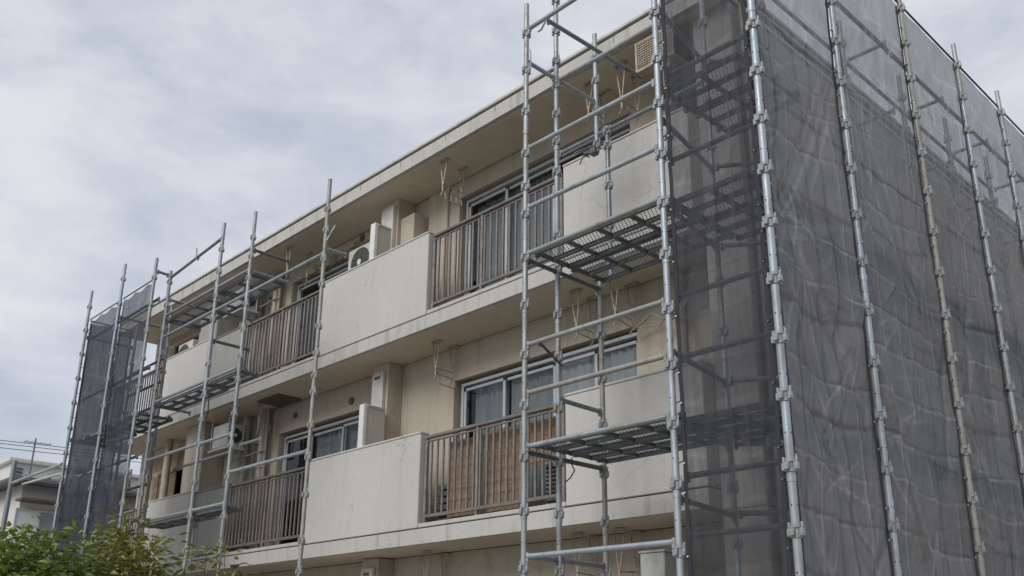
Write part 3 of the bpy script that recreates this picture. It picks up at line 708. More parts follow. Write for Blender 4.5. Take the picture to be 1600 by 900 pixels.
# expanded metal mesh panel 0.40 x 0.205
def lattice_mesh(L=0.40, W=0.205, nx=9, ny=5):
    m = MB(); t = 0.0068
    for j in range(ny + 1):
        yb = W * j / ny; ph = j % 2
        for i in range(nx * 2):
            x0, x1 = L * i / (nx * 2), L * (i + 1) / (nx * 2); A = W / ny * 0.5 * 0.80
            s0 = A if ((i + ph) % 2) == 0 else -A; s1 = -s0
            y0, y1 = min(max(yb + s0, 0), W), min(max(yb + s1, 0), W)
            m.add([(x0, y0 - t, 0), (x1, y1 - t, 0), (x1, y1 + t, 0.006), (x0, y0 + t, 0.006)], [(0, 1, 2, 3)])
    return m
LAT = mesh_from(lattice_mesh(), 'mesh_panel', M['steel_dull'])
def deck(parent, x0, x1, y0, y1, z, ncell=None, lab=None):
    # steel decking board: hollow frame, ribs and expanded metal
    L, W = x1 - x0, y1 - y0; n = ncell or max(1, round(L / 0.42)); m = MB()
    for ya in (y0, (y0 + y1) / 2 - 0.015, y1 - 0.03): m.bbox(x0, x1, ya, ya + 0.03, z - 0.045, z, 0.003)
    cl = (L - 0.03) / n
    for i in range(n + 1):
        xx = x0 + cl * i; m.bbox(xx, xx + 0.03, y0 + 0.031, (y0 + y1) / 2 - 0.016, z - 0.04, z - 0.004, 0.002).bbox(xx, xx + 0.03, (y0 + y1) / 2 + 0.016, y1 - 0.031, z - 0.04, z - 0.004, 0.002)
    for ex, s in ((x0, -1), (x1, 1)):
        for yy in (y0 + 0.07, y1 - 0.07):
            m.bbox(ex + min(0, s * 0.05), ex + max(0, s * 0.05), yy - 0.02, yy + 0.02, z - 0.035, z + 0.012, 0.004)
    d = part('deck_board', m, M['steel_dark'], parent, False, lab)
    cw = W / 2 - 0.045
    for i in range(n):
        for yy in (y0 + 0.031, (y0 + y1) / 2 + 0.016):
            inst('mesh_panel', LAT, d, (x0 + 0.03 + cl * i, yy, z - 0.012), 0, ((cl - 0.03) / 0.40, cw / 0.205, 1))
    return d

PITCH = 0.443
# ---------------- right scaffold
scA = thing('scaffold', 'galvanised pipe scaffold wrapping the right corner of the building', 'scaffold', (-5.495, 5.4, GZ), 'pipe scaffolds on the building')
lev = lambda top, n=26, p=PITCH: [top - p * i for i in range(n)]
XA, X3, X4 = -5.495, -3.952, -3.049
Y0, Y1, Y2 = 5.4, 5.82, 6.42
LOWS = [0.27 - 0.443 * i for i in range(5)]
pole(scA, XA, Y0, GZ, 6.17, [5.83, 5.41, 4.95, 4.50, 4.15, 3.87, 3.44, 2.98, 2.52, 2.07, 1.62, 1.17, 0.71] + LOWS)
pole(scA, XA, Y1, GZ, 7.0, [6.46, 6.08, 5.72, 5.44, 5.11, 4.80, 4.47, 3.79, 3.45, 3.0, 2.59, 2.12, 1.64, 1.19, 0.71] + LOWS)
pole(scA, XA, Y2, GZ, 3.50, [3.40, 2.96, 2.52, 2.07, 1.62, 1.18, 0.72] + LOWS, 'steel_rusty', lab='rust-stained inner pole below the front deck')
pole(scA, XA, Y2, 4.93, 6.36, [6.05, 5.78, 5.40, 5.02])
pole(scA, -5.355, Y2, 3.52, 5.14, [5.12, 4.95, 4.50, 4.07, 3.63], 'steel_dull')
pole(scA, X3, Y0, GZ, 7.0, [6.4, 5.95, 5.5, 5.2, 4.74, 4.32, 3.85, 3.42, 2.98, 2.53, 2.09, 1.64, 1.2, 0.73] + LOWS, r=0.026)
pole(scA, -4.17, Y1, 4.1, 7.0, [5.5, 5.0, 4.6, 4.3], 'steel_rusty', lab='cream weathered pole just behind the third front pole')
pole(scA, -4.147, Y2, GZ, 7.0, lev(6.2))
pole(scA, X4, Y0, GZ, 7.0, [6.2, 5.8, 5.4, 5.0, 4.59, 4.18, 3.77, 3.36, 2.94, 2.51, 2.08, 1.68, 1.21, 0.79] + LOWS, r=0.028, lab='thick corner pole between the two nets')
# side row
YS = [6.784, 8.377, 9.807, 11.107, 12.45, 13.8, 15.2]
for i, y in enumerate(YS):
    pole(scA, X4, y, GZ, 6.70, lev(6.42 - 0.03 * (i % 2), 18, 0.42), r=0.0245, mat='steel_rusty' if i == 1 else 'steel')
XI = -3.70
for y in [Y1 + 0.9, 8.377, 9.807, 11.107, 12.45]:
    pole(scA, XI, y, GZ, 6.6, lev(6.3), 'steel_dull')
# front tubes
for z in (5.865, 4.54, 3.925, 3.465, 2.60, 2.165, 1.70, 0.795, -0.1):
    tube(scA, (XA, Y0 - 0.0, z), (X3, Y0, z), 'steel_rusty' if z == 2.165 else 'steel')
for z in (5.45, 4.60, 3.81, 2.64, 2.155, 1.26, 0.84):
    tube(scA, (X3, Y0 + 0.085, z), (X4, Y0 + 0.085, z), 'steel_dull')
tube(scA, (XA, Y1, 5.48), (-4.17, Y1, 5.48))
tube(scA, (XA - 0.55, Y2, 5.13), (-4.147, Y2, 5.13), 'steel_dull')
tube(scA, (-5.24, Y0, 5.86), (-5.22, 6.90, 5.89), 'steel_dull')
tube(scA, (XA, Y0, 5.51), (XA, Y1, 5.51)); tube(scA, (XA, Y1, 5.51), (XA, Y2, 5.52))
tube(scA, (XA, Y1, 2.20), (XA, Y2, 2.19), 'steel_dull')
tube(scA, (XA, Y0, 0.80), (XA, Y1, 0.80), 'steel_dull'); tube(scA, (XA, Y1, 0.80), (XA, Y2, 0.79), 'steel_dull')
for z in (3.42, 1.66): tube(scA, (XA, Y0, z), (XA, Y2, z), 'steel_dark')
for z in (5.3, 4.2, 3.42, 2.2, 1.66, 1.1, 0.3):
    tube(scA, (X3 - 0.01, Y0 + 0.03, z), (X3 - 0.195, Y2, z), 'steel_dull')
    tube(scA, (-4.147, Y2, z + 0.02), (XI, 6.72, z + 0.02), 'steel_dull')
for z in (5.15, 4.65, 3.42, 2.5, 1.66, 0.9): tube(scA, (X4 - 0.12, Y0 + 0.12, z), (XI, 6.72, z), 'steel_dull')
for a, b in zip([Y0] + YS[:-1], YS):
    for z in (5.95, 5.0, 3.2, 1.4): tube(scA, (X4 - 0.17, a, z), (X4 - 0.17, b, z), 'steel_dull')
for a, b in zip([6.72, 8.377, 9.807, 11.107], [8.377, 9.807, 11.107, 12.45]):
    for z in (6.1, 5.75, 4.9, 3.95, 3.1, 2.2, 1.3): tube(scA, (XI, a, z), (XI, b, z), 'steel_dull')
for y in YS[1:5]:
    for z in (6.1, 5.3, 3.5, 1.75): tube(scA, (X4 - 0.17, y + 0.03, z), (XI, y + 0.03, z), 'steel_dull')
# decks on the front bay, corner and side
for z in (3.50, 1.735):
    deck(scA, XA + 0.07, X3 - 0.03, 5.445, 5.905, z, 4); deck(scA, XA + 0.07, X3 - 0.03, 5.925, 6.385, z, 4)
    deck(scA, X3 + 0.03, X4 - 0.19, 5.46, 5.92, z - 0.05, 2); deck(scA, X3 + 0.03, X4 - 0.19, 5.94, 6.40, z - 0.05, 2)
deck(scA, X3 - 0.0, X4 - 0.19, 5.46, 5.90, 4.48, 2); deck(scA, X3 - 0.0, X4 - 0.19, 5.93, 6.38, 4.50, 2)
for a, b in zip([6.9, 8.42, 9.85, 11.15], [8.33, 9.77, 11.07, 12.4]):
    for z in (3.5, 1.75):
        m = MB().bbox(XI + 0.04, X4 - 0.2, a, b, z - 0.045, z, 0.004)
        part('deck_board', m, M['steel_dull'], scA)
# wall ties and straps
for (x, z) in ((XA, 1.45),):
    part('strap', MB().path([(x + 0.10, 5.88, z + 0.22), (x + 0.11, 5.87, z + 0.15), (x + 0.14, 5.87, z + 0.10), (x + 0.10, 5.86, z + 0.04), (x + 0.05, 5.85, z + 0.01)], 0.006, 5), M['cable'], scA)
part('hook', MB().path([(XA + 0.05, 5.38, 5.62), (XA + 0.09, 5.37, 5.55), (XA + 0.09, 5.37, 5.36), (XA + 0.05, 5.37, 5.33)], 0.007, 5), M['steel'], scA)
part('hook', MB().path([(XA + 0.28, 5.39, 5.83), (XA + 0.275, 5.37, 5.78), (XA + 0.23, 5.37, 5.73), (XA + 0.19, 5.37, 5.73)], 0.009, 6), M['steel_dull'], scA)
part('wall_tie', MB().tube((-5.75, 6.36, 5.0), (-5.40, 6.44, 5.03), 0.012, 8).tube((-5.62, 6.36, 4.93), (-5.50, 6.42, 4.97), 0.022, 8).bbox(-5.56, -5.48, 6.36, 6.44, 4.9, 4.98, 0.01)
     .path([(-5.70, 6.38, 4.86), (-5.64, 6.38, 4.94), (-5.58, 6.40, 4.90)], 0.007, 6), M['steel_dark'], scA, True)
part('wall_tie', MB().tube((-5.36, 5.46, 2.60), (XA + 0.05, Y1, 2.50), 0.012, 8).tube((-5.33, 5.44, 2.61), (-5.38, 5.47, 2.60), 0.02, 8), M['steel_dark'], scA, True)

# ---------------- left scaffold
scB = thing('scaffold', 'galvanised pipe scaffold along the left half of the facade, open at the bushes', 'scaffold', (-11.66, 5.4, GZ), 'pipe scaffolds on the building')
XL7, XL6, XL5, XL4, XL2, XL1 = -8.90, -10.74, -11.66, -13.33, -14.62, -16.02
YB = 5.157; YI = 6.02
low = [1.30 - 0.42 * i for i in range(7)]
pole(scB, XL7, Y0, GZ, 5.55, [5.15, 4.87, 4.49, 4.17, 3.65, 3.32, 3.05, 2.86, 2.47, 2.11, 1.7, 1.2] + low[1:], 'steel_rusty', cs=0.84)
pole(scB, XL6, Y0, GZ, 5.77, [5.39, 5.11, 4.79, 4.43, 4.07, 3.71, 3.38, 2.94, 2.53, 2.13, 1.64] + low, 'steel_mid', cs=0.84)
pole(scB, XL5, Y0, GZ, 5.92, [5.51, 5.17, 4.8, 4.44, 3.8, 3.36, 3.02, 2.69, 2.18, 1.73] + low, 'steel_mid', cs=0.84)
pole(scB, XL4, Y0, GZ, 5.68, [5.5, 5.11, 4.72, 4.33, 3.79, 3.43, 2.98, 2.59, 2.21, 1.76] + low, 'steel_mid', cs=0.84)
pole(scB, XL4, YB, GZ, 5.82, lev(5.5, 17, 0.43), 'steel_mid', cs=0.84)
pole(scB, XL2, YB, GZ, 6.12, lev(5.86, 17, 0.43), 'steel_mid', cs=0.84)
pole(scB, XL1, YB, GZ, 6.04, lev(5.75, 17, 0.43), 'steel_mid', cs=0.84)
for x, a, b in ((XL2, GZ, 5.6), (XL1, GZ, 5.6)):
    pole(scB, x, YI, a, b, lev(4.9, 15, 0.44), 'steel_dull', cs=0.8)
for a, b, z in ((XL4, XL5, 4.58), (XL5, XL6, 4.57), (XL6, XL7, 4.57), (XL4, XL5, 4.93), (XL5, XL6, 4.92), (XL4, XL5, 3.56), (XL5, XL6, 3.56),
                (XL4, XL5, 2.69), (XL5, XL6, 2.68), (XL6, XL7, 2.18), (XL4, XL5, 1.80), (XL5, XL6, 1.80), (XL6, XL7, 0.6), (XL4, XL5, 0.6)):
    tube(scB, (a, Y0, z), (b, Y0, z), 'steel_mid')
tube(scB, (XL4, Y0, 5.56), (XL5, Y0, 5.69), 'steel_dull')
tube(scB, (-13.8, YI, 2.72), (-11.9, YI, 2.72), 'steel_dull'); tube(scB, (-12.1, 6.2, 2.86), (-11.45, 6.2, 2.86), 'steel_mid')
for x, z, d, m in ((XL6, 5.21, 'i', 'steel_dark'), (XL6, 4.90, 'i', 'steel_dull'), (XL4, 5.21, 'i', 'steel_dull'), (XL4, 4.86, 'i', 'steel_dull'), (XL5, 4.585, 'i', 'steel_dark'),
                   (XL5, 4.14, 'i', 'steel_dark'), (XL4, 3.52, 'i', 'steel_dull'), (XL2, 3.4, 'i', 'steel_dull'), (XL2, 5.2, 'i', 'steel_dull'), (XL1, 5.2, 'i', 'steel_dull'), (XL1, 3.4, 'i', 'steel_dull')):
    tube(scB, (x, Y0 if x > -13.5 else YB, z), (x, YI, z), m)
tube(scB, (XL4, YB, 5.61), (XL4, Y0, 5.60), 'steel_dull')
tube(scB, (XL7, Y0, 4.63), (XL7, 5.74, 4.64), 'steel_mid')
part('hook', MB().path([(XL7 + 0.02, 5.4, 4.72), (XL7 + 0.03, 5.5, 4.95)], 0.012, 6), M['steel'], scB)
part('hook', MB().path([(-12.45, 5.38, 5.78), (-12.42, 5.38, 5.60), (-12.34, 5.37, 5.54), (-12.28, 5.37, 5.60)], 0.009, 5), M['steel_dull'], scB)
for a, b in ((XL1, XL2), (XL2, XL4)):
    for z in (5.2, 4.1, 2.75, 1.6): tube(scB, (a, YB + 0.13, z), (b, YB + 0.13, z), 'steel_dull')
for z in (4.7, 4.3, 3.9, 2.6, 1.9): tube(scB, (XL1, YI, z), (XL2, YI, z), 'steel_dark')
# decks
deck(scB, XL4 + 0.05, XL5 - 0.04, 5.45, 5.95, 4.90, 4); deck(scB, XL5 + 0.04, XL6 - 0.05, 5.45, 5.95, 4.90, 2)
deck(scB, XL4 + 0.05, XL5 - 0.04, 5.43, 5.76, 3.54, 4); deck(scB, XL5 + 0.04, XL6 - 0.05, 5.43, 5.72, 3.54, 2)
deck(scB, XL4 + 0.05, XL5 - 0.02, 5.43, 5.76, 1.78, 4); deck(scB, XL5 + 0.02, XL6 - 0.05, 5.43, 5.68, 1.78, 2)
deck(scB, XL2 + 0.05, XL4 - 0.05, 5.25, 5.75, 3.40, 3); deck(scB, XL1 + 0.05, XL2 - 0.05, 5.25, 5.75, 3.38, 3)
part('strap', MB().path([(-12.2, 5.72, 3.5), (-12.18, 5.72, 3.3), (-12.21, 5.72, 3.12)], 0.008, 6), M['cable'], scB)
part('bracket', MB().tube((-12.2, 5.72, 1.75), (-12.2, 5.72, 1.2), 0.016, 8).bbox(-12.25, -12.15, 5.68, 5.76, 1.66, 1.72, 0.004), M['steel_dull'], scB)
# lone pole and two rails beyond the left net
t = thing('fence_pole', 'lone grey steel pole with sloping rails at the far left edge', 'pole', (-18.7, YB, GZ))
part('pole', MB().tube((-18.72, YB, GZ), (-18.72, YB, 3.42), 0.045, 14), M['steel_dull'], t, True)
part('rail', MB().tube((-18.72, YB, 3.0), (XL1 - 0.1, YB, 3.0), 0.026, 10), M['steel'], t, True)
part('rail', MB().tube((-18.2, YB + 0.05, 2.93), (XL1 - 0.1, YB + 0.05, 2.86), 0.02, 10), M['whiteplastic'], t, True)

# ------------------------------------------------------------------ mesh nets
def net(p0, p1, z0, z1, nrm, mat, label, seed, dens=1.0, amp=1.0, ties=0.44, slope=0.0, scallop=0.0, folds=9, group='grey mesh nets hung on the scaffold'):
    p0, p1, nrm = Vector((*p0, 0)), Vector((*p1, 0)), Vector((*nrm, 0)).normalized()
    W, H = (p1 - p0).length, z1 - z0; e = (p1 - p0) / W
    nx, nz = int(W / 0.0125 * dens), int(H / 0.021 * dens)
    u = np.linspace(0, W, nx + 1); v = np.linspace(0, H, nz + 1); U, V = np.meshgrid(u, v)
    r = np.random.RandomState(seed)
    D = 0.045 * np.sin(np.pi * U / W) * (0.5 + 0.5 * np.sin(V * 1.4 + seed)) * amp
    # storage creases: an irregular grid, each one wavering
    CR = np.zeros_like(U)  # painted light and shade along creases; also thickens the net's cover
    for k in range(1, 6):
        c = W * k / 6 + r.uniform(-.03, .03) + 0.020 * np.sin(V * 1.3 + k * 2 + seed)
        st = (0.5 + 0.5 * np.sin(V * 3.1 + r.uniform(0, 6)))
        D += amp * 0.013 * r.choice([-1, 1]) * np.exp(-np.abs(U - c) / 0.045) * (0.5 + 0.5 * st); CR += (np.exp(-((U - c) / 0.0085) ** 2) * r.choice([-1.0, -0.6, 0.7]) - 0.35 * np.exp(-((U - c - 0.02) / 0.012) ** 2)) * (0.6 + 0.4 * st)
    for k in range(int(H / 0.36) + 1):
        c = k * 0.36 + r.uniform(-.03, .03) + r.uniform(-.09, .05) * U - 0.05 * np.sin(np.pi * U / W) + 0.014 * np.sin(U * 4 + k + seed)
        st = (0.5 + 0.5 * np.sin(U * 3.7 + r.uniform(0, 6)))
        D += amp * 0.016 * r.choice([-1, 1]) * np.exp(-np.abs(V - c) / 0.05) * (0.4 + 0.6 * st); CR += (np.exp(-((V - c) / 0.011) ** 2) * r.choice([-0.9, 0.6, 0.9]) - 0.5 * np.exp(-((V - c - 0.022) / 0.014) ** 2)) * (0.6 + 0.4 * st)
    # draping folds that run down from the tie points
    for k in range(folds):
        u0 = r.choice([0, W, r.uniform(0, W)]); v0 = r.uniform(0.0, H); L = r.uniform(1.0, 3.4)
        sl = r.uniform(0.10, 0.55) * (1 if u0 < W / 2 else -1)
        s = v0 - V; c = u0 + sl * s * (1 + 0.12 * s); wd = r.uniform(0.03, 0.07) * (1 + np.clip(s, 0, L))
        g = np.exp(-((U - c) / wd) ** 2) * np.exp(-((s - L / 2) / (L / 2.2)) ** 2); sg = r.choice([-1, 1])
        D += amp * r.uniform(0.02, 0.05) * sg * g
        CR += (0.45 * np.exp(-((U - c - wd * 0.5) / 0.016) ** 2) - 0.30 * np.exp(-((U - c + wd * 0.5) / 0.022) ** 2)) * np.exp(-((s - L / 2) / (L / 2.2)) ** 2)  # light and dark flank of each fold, put into the colour
    for k in range(int(34 * W)):        # short secondary creases
        uc, vc, an, ln = r.uniform(0.05, W - 0.05), r.uniform(0, H), r.uniform(-0.5, 0.9), r.uniform(0.10, 0.40)
        if r.rand() < 0.45: an += 1.4
        p = (U - uc) * np.cos(an) + (V - vc) * np.sin(an); q_ = -(U - uc) * np.sin(an) + (V - vc) * np.cos(an)
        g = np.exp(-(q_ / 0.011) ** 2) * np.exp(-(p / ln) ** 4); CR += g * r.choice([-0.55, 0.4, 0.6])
        D += amp * 0.006 * r.choice([-1, 1]) * np.exp(-np.abs(q_) / 0.035) * np.exp(-(p / ln) ** 4)
    for k in range(26):
        a = r.uniform(0, np.pi); fr = r.uniform(3, 16); D += amp * 0.009 / fr * 3 * np.sin(fr * (U * np.cos(a) * 1.2 + V * np.sin(a) * 0.6) + r.uniform(0, 6))
    edge = np.minimum(U, W - U); D *= np.clip(edge / 0.05, 0.15, 1) * np.clip((H - V) / 0.35, 0.1, 1)
    gap = 0.009 * np.abs(np.sin(np.pi * V / ties)) + 0.004
    Ue = U + np.where(U < W / 2, 1, -1) * gap * np.exp(-edge / 0.05)
    top = slope * U + (scallop * np.abs(np.sin(np.pi * U / 0.45))) * -1 * (V / H) ** 30
    X = p0.x + e.x * Ue + nrm.x * D; Y = p0.y + e.y * Ue + nrm.y * D; Z = z0 + V + top * (V / H) ** 4
    base = (p0.x, p0.y, z0)
    t = thing('mesh_net', label, 'net', base, group)
    me = bpy.data.meshes.new('net_sheet')
    vs = np.stack([X - base[0], Y - base[1], Z - base[2]], -1).reshape(-1, 3)
    i = np.arange(nx)[None, :] + (np.arange(nz) * (nx + 1))[:, None]
    fs = np.stack([i, i + 1, i + nx + 2, i + nx + 1], -1).reshape(-1, 4)
    me.from_pydata(vs.tolist(), [], fs.tolist()); me.materials.append(M[mat]); me.shade_smooth()
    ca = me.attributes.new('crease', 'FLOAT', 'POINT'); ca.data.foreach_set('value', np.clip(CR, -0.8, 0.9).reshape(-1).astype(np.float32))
    o = bpy.data.objects.new('net_sheet', me); COL.objects.link(o); o.parent = t; BASE[o.name] = Vector(base)
    part('top_rope', MB().tube(p0 + Vector((0, 0, z1 + 0.012)) - nrm * 0.012, p1 + Vector((0, 0, z1 + 0.012)) - nrm * 0.012, 0.011, 6), M['tie'], t)
    # hems: narrow double layer down both edges
    for sgn, ui in ((1, 0), (-1, nx)):
        m = MB(); vv = []
        for j in range(0, nz + 1, 3):
            q = Vector((X[j, ui], Y[j, ui], Z[j, ui])) + nrm * -0.004
            vv += [q, q + e * sgn * 0.034, q + e * sgn * 0.034 - nrm * 0.003, q - nrm * 0.003]
        n = len(vv) // 4
        m.add(vv, [(4 * j + a, 4 * j + (a + 1) % 4, 4 * j + 4 + (a + 1) % 4, 4 * j + 4 + a) for j in range(n - 1) for a in range(4)])
        part('hem', m, M['hem'], t)
        k = 0
        while k * ties < H:
            j = min(nz, int(k * ties / H * nz)); q = Vector((X[j, ui], Y[j, ui], Z[j, ui]))
            inst('eyelet', EYE if abs(nrm.y) > 0.5 else EYES, t, q + e * sgn * 0.013 - nrm * 0.013)
            inst('tie', TIE if abs(nrm.y) > 0.5 else TIES, t, q - nrm * 0.02 - e * sgn * 0.02)
            k += 1 if r.rand() < 0.8 else 0.5
    return t
EYE = mesh_from(MB().tube((0, -0.004, 0), (0, 0.004, 0), 0.0075, 8), 'eyelet', M['eyelet'])
TIE = mesh_from(MB().tube((-0.035, 0, 0), (0.03, 0, 0.012), 0.0045, 5), 'tie', M['tie'])
TIES = mesh_from(MB().tube((0, -0.035, 0), (0, 0.03, 0.012), 0.0045, 5), 'tie', M['tie'])
EYES = mesh_from(MB().tube((-0.004, 0, 0), (0.004, 0, 0), 0.0075, 8), 'eyelet', M['eyelet'])
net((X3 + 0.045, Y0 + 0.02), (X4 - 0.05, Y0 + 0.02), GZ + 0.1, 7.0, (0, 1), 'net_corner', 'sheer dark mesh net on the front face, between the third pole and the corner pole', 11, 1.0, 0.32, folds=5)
XN = X4 - 0.02
ynet = [Y0] + YS
labs = ['grey mesh net on the right side, nearest the thick corner pole', 'grey mesh net on the right side, second panel behind the corner pole',
        'grey mesh net on the right side, third panel, its top edge showing against the sky', 'grey mesh net on the right side, fourth panel',
        'grey mesh net on the right side, fifth panel, at the right edge of the picture', 'grey mesh net on the right side, sixth and last in view',
        'grey mesh net on the right side, beyond the last one in view']
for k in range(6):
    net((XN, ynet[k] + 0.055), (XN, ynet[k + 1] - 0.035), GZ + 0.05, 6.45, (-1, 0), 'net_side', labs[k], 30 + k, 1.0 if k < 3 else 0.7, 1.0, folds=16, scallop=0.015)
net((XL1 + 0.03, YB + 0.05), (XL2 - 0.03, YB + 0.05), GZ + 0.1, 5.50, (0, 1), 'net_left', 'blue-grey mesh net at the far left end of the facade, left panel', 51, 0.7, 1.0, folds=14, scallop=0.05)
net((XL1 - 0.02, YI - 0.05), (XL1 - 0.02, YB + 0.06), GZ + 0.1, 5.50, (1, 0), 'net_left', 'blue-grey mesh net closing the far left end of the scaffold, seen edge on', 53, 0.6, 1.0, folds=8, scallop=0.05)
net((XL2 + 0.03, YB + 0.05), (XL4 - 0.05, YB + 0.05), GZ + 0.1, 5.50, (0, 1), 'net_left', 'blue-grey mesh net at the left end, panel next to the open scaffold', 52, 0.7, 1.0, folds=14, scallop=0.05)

# ------------------------------------------------------------------ neighbouring houses, antenna, wires
t = thing('neighbour_house', 'low cream plastered house with dark eaves behind the bushes at the left', 'house', (-33, 12, GZ))
part('wall', MB().box(-37, -30.0, 8.6, 15.5, GZ, 4.85), M['housewall'], t)
rf = part('roof', MB().add([(-37.6, 8.25, 4.86), (-29.55, 8.25, 4.86), (-29.55, 16, 4.86), (-37.6, 16, 4.86), (-35.5, 10.4, 5.45), (-31.6, 10.4, 5.45), (-31.6, 13.9, 5.45), (-35.5, 13.9, 5.45)],
     [(0, 1, 2, 3), (0, 1, 5, 4), (1, 2, 6, 5), (2, 3, 7, 6), (3, 0, 4, 7), (4, 5, 6, 7)]), M['roofedge'], t)
part('gutter', MB().tube((-29.5, 8.2, 4.86), (-29.5, 16, 4.86), 0.12, 8).tube((-37.6, 8.2, 4.86), (-29.5, 8.2, 4.86), 0.12, 8), M['roofedge'], rf)
for k in range(12): part('ridge_tile', MB().bbox(-29.75, -29.55, 8.5 + k * 0.6, 8.62 + k * 0.6, 4.9, 5.06, 0.03), M['roofedge'], rf)
part('awning', MB().bbox(-29.99, -29.4, 8.45, 12.2, 4.30, 4.38, 0.02), M['awning'], t)
wd = part('window', MB().bbox(-29.99, -29.94, 8.5, 11.4, 2.0, 2.08, 0.01).bbox(-29.99, -29.94, 8.5, 11.4, 4.05, 4.12, 0.01).bbox(-29.99, -29.94, 8.5, 8.56, 2.08, 4.05, 0.01).bbox(-29.99, -29.94, 9.14, 9.22, 2.08, 4.05, 0.01).bbox(-29.99, -29.94, 11.34, 11.4, 2.08, 4.05, 0.01), M['alu'], t)
part('shutter', MB().box(-29.985, -29.96, 8.561, 9.139, 2.081, 4.049), M['white'], wd)
part('pane', MB().box(-29.985, -29.97, 9.221, 11.339, 2.081, 4.049), M['glass'], wd)
t = thing('flat_roofed_house', 'white flat-roofed house with a louvred opening standing behind the cream house', 'house', (-43, 14, GZ))
part('wall', MB().bbox(-46, -40.0, 10.95, 22, GZ, 7.25, 0.02), M['housewall'], t)
part('roof', MB().bbox(-46.2, -39.8, 10.75, 22.2, 7.251, 7.42, 0.03), M['housewall'], t)
part('wall', MB().bbox(-48, -39.0, 6.5, 14.5, GZ, 6.1, 0.03), M['housewall'], t)
lv = part('louvre_frame', MB().bbox(-44.9, -43.2, 10.90, 10.948, 6.2, 7.05, 0.01), M['grille'], t)
for k in range(5): part('louvre_slat', MB().bbox(-44.85, -43.25, 10.84, 10.899, 6.26 + k * 0.16, 6.34 + k * 0.16, 0.01), M['steel_dull'], lv)
lv = part('louvre_frame', MB().bbox(-39.998, -39.94, 11.05, 11.35, 6.3, 7.05, 0.01), M['grille'], t)
for k in range(5): part('louvre_slat', MB().bbox(-39.939, -39.90, 11.07, 11.33, 6.34 + k * 0.14, 6.41 + k * 0.14, 0.01), M['steel_dull'], lv)
for (y_, h_, w_, lb) in ((11.6, 0.35, 0.5, 'small grey equipment box on the roof edge of the cream house, left one'), (12.6, 0.45, 0.35, 'small grey equipment box on the roof edge of the cream house, next to the net')):
    t = thing('roof_box', lb, 'roof equipment', (-31, y_, 5.3))
    part('casing', MB().bbox(-31.4, -31.0, y_, y_ + w_, 5.2, 5.3 + h_, 0.02), M['steel_dull'], t); part('pipe', MB().tube((-31.2, y_ + w_ + 0.1, 5.0), (-31.2, y_ + w_ + 0.1, 5.6 + h_), 0.04, 8), M['steel_dull'], t)
t = thing('roof_antenna', 'thin television antenna on a mast above the neighbouring roof', 'antenna', (-31.0, 9.02, 5.3))
part('mast', MB().tube((-31.0, 9.02, 5.2), (-31.0, 9.02, 6.45), 0.025, 8), M['steel_dark'], t, True)
part('boom', MB().tube((-31.0, 8.7, 6.3), (-31.0, 9.5, 6.32), 0.012, 6), M['steel_dark'], t)
for k in range(6): part('element', MB().tube((-31.25, 8.75 + k * 0.13, 6.31), (-30.75, 8.75 + k * 0.13, 6.31), 0.007, 5), M['steel_dark'], t)
for n_, (dz, lab) in enumerate(((0.0, 'topmost of the thin power lines crossing the sky at the left'), (-0.14, 'middle one of the thin power lines at the left'), (-0.33, 'lowest of the thin power lines that reach the left net'), (-1.0, 'single thin power line far below the others at the left'))):
    pts = [(-45, 4 + k * 2.0, 8.9 + 0.045 * (4 + k * 2.0 - 11.6) + dz + 0.004 * (k - 6) ** 2 + 0.12) for k in range(14)]
    solo('power_line', MB().path(pts, 0.016, 5), M['cable'], lab, 'power line', 'power lines at the left')

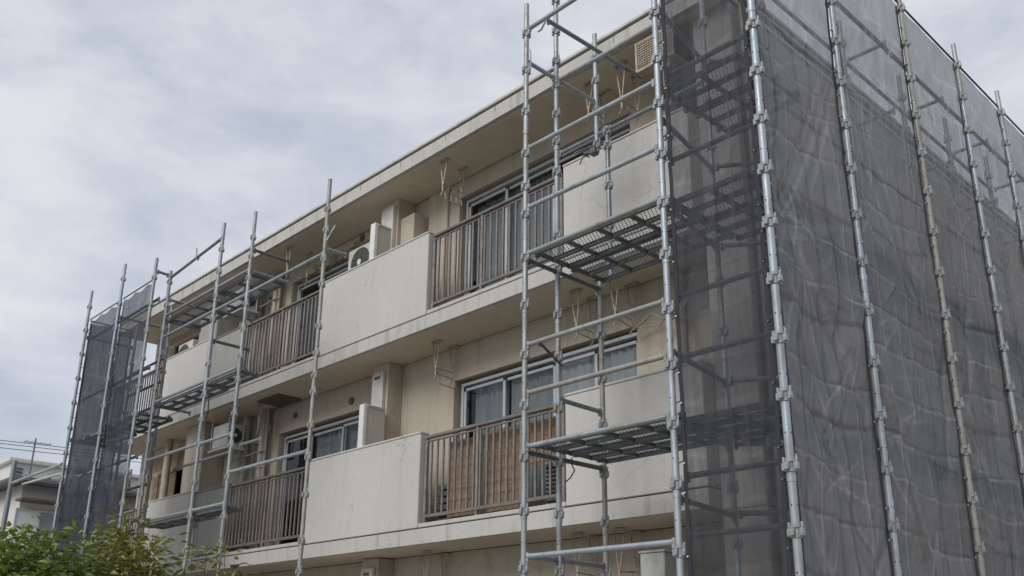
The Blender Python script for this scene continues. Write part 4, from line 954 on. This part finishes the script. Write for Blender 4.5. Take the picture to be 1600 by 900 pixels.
# ------------------------------------------------------------------ shrubs
def leaf_mesh(L, W, mat, curl=0.25):
    m = MB(); n = 4; vs = []
    for i in range(n + 1):
        s = i / n; w = W * math.sin(math.pi * min(1, s * 0.95 + 0.04)) ** 0.8 * (1 - 0.25 * s); z = -curl * L * s * s
        vs += [(L * s, -w, z + w * 0.45), (L * s, 0, z), (L * s, w, z + w * 0.45)]
    fs = []
    for i in range(n):
        a = 3 * i; fs += [(a, a + 1, a + 4, a + 3), (a + 1, a + 2, a + 5, a + 4)]
    m.add(vs, fs); return m
def shrub(label, cat, cx, cy, rx, ry, z_top, nstems, nleaf, L, W, mat, seed, spread=0.35, group=None, heights=None, bottom=-0.9):
    t = thing('leafy_shrub', label, cat, (cx, cy, GZ), group)
    r = random.Random(seed); leaves = []
    me0 = leaf_mesh(L, W, mat)
    lme = mesh_from(me0, 'leaf', M[mat], smooth=True)
    lper = nleaf // nstems
    for s in range(nstems):
        a = r.uniform(0, 2 * math.pi); q = math.sqrt(r.random())
        x, y = cx + rx * q * math.cos(a), cy + ry * q * math.sin(a)
        top = z_top * (1 - 0.0) - (0.55 * q * q + r.uniform(0, 0.35)) * spread * 2
        if heights: top = heights(x, y) - r.uniform(0, 0.4)
        b = Vector((cx + (x - cx) * 0.35, cy + (y - cy) * 0.35, GZ)); e = Vector((x, y, top)); pts = []
        for k in range(8):
            f = k / 7; p = b.lerp(e, f); bow = math.sin(f * math.pi) * 0.12
            p += Vector((math.cos(a) * bow, math.sin(a) * bow, 0)); pts.append(p)
        sm = MB()
        for k in range(7): sm.tube(pts[k], pts[k + 1], 0.010 * (1 - k / 9), 5, 0.010 * (1 - (k + 1) / 9), False)
        part('stem', sm, M['bark'], t, True)
        for k in range(lper):
            f = 1 - (r.random() ** 1.15) * 0.60
            i = min(6, int(f * 7)); p = pts[i].lerp(pts[i + 1], f * 7 - i)
            sd = Vector((r.gauss(0, 1), r.gauss(0, 1), r.gauss(0, .6))) * (0.11 * (1.25 - f) + 0.03) * 1.3
            d = Vector((sd.x, sd.y, abs(sd.z) * 0.3 + r.uniform(-0.03, 0.07))).normalized()
            leaves.append((p + sd, d, r.uniform(0.65, 1.25), r.uniform(-0.9, 0.9)))
    leaves = [l for l in leaves if l[0].z > bottom]
    leaves.sort(key=lambda l: l[0].length * (1 + 0.25 * (l[0].z < 0.2)) - 0.35 * l[0].z)
    mb = MB()
    for n, (p, d, s, tw) in enumerate(leaves):
        q = d.to_track_quat('X', 'Z') @ Quaternion((1, 0, 0), tw)
        if n < 290:
            o = bpy.data.objects.new('leaf', lme); COL.objects.link(o); o.parent = t
            o.location = p - BASE[t.name]; o.rotation_mode = 'QUATERNION'; o.rotation_quaternion = q; o.scale = (s, s, s)
        else:
            mb.add([q @ (Vector(v) * s) + p for v in me0.v], me0.f)
    me = bpy.data.meshes.new('foliage'); b = BASE[t.name]
    me.from_pydata([(v[0] - b.x, v[1] - b.y, v[2] - b.z) for v in mb.v], [], mb.f); me.materials.append(M[mat]); me.shade_smooth()
    o = bpy.data.objects.new('foliage', me); COL.objects.link(o); o.parent = t; o['kind'] = 'stuff'
shrub('dense broad-leaved green shrub at the bottom left corner', 'shrub', -6.75, 1.95, 0.72, 0.62, 0.87, 90, 17000, 0.056, 0.017, 'leaf_broad', 3, 0.42)
shrub('taller olive shrub with narrow leaves in front of the left scaffold poles', 'shrub', -6.80, 2.66, 0.62, 0.36, 1.18, 60, 11500, 0.060, 0.0145, 'leaf_narrow', 5, 0.60)
shrub('sparse low sprigs of narrow leaves in front of the grey screen boards', 'shrub', -6.62, 3.28, 0.5, 0.32, 0.90, 40, 6000, 0.060, 0.014, 'leaf_narrow', 8, 0.50)
shrub('small rounded bright green tree beyond the bushes, below the cream house', 'tree', -20.2, 6.2, 0.7, 0.7, 2.25, 26, 2600, 0.10, 0.04, 'leaf_far', 12, 0.5)
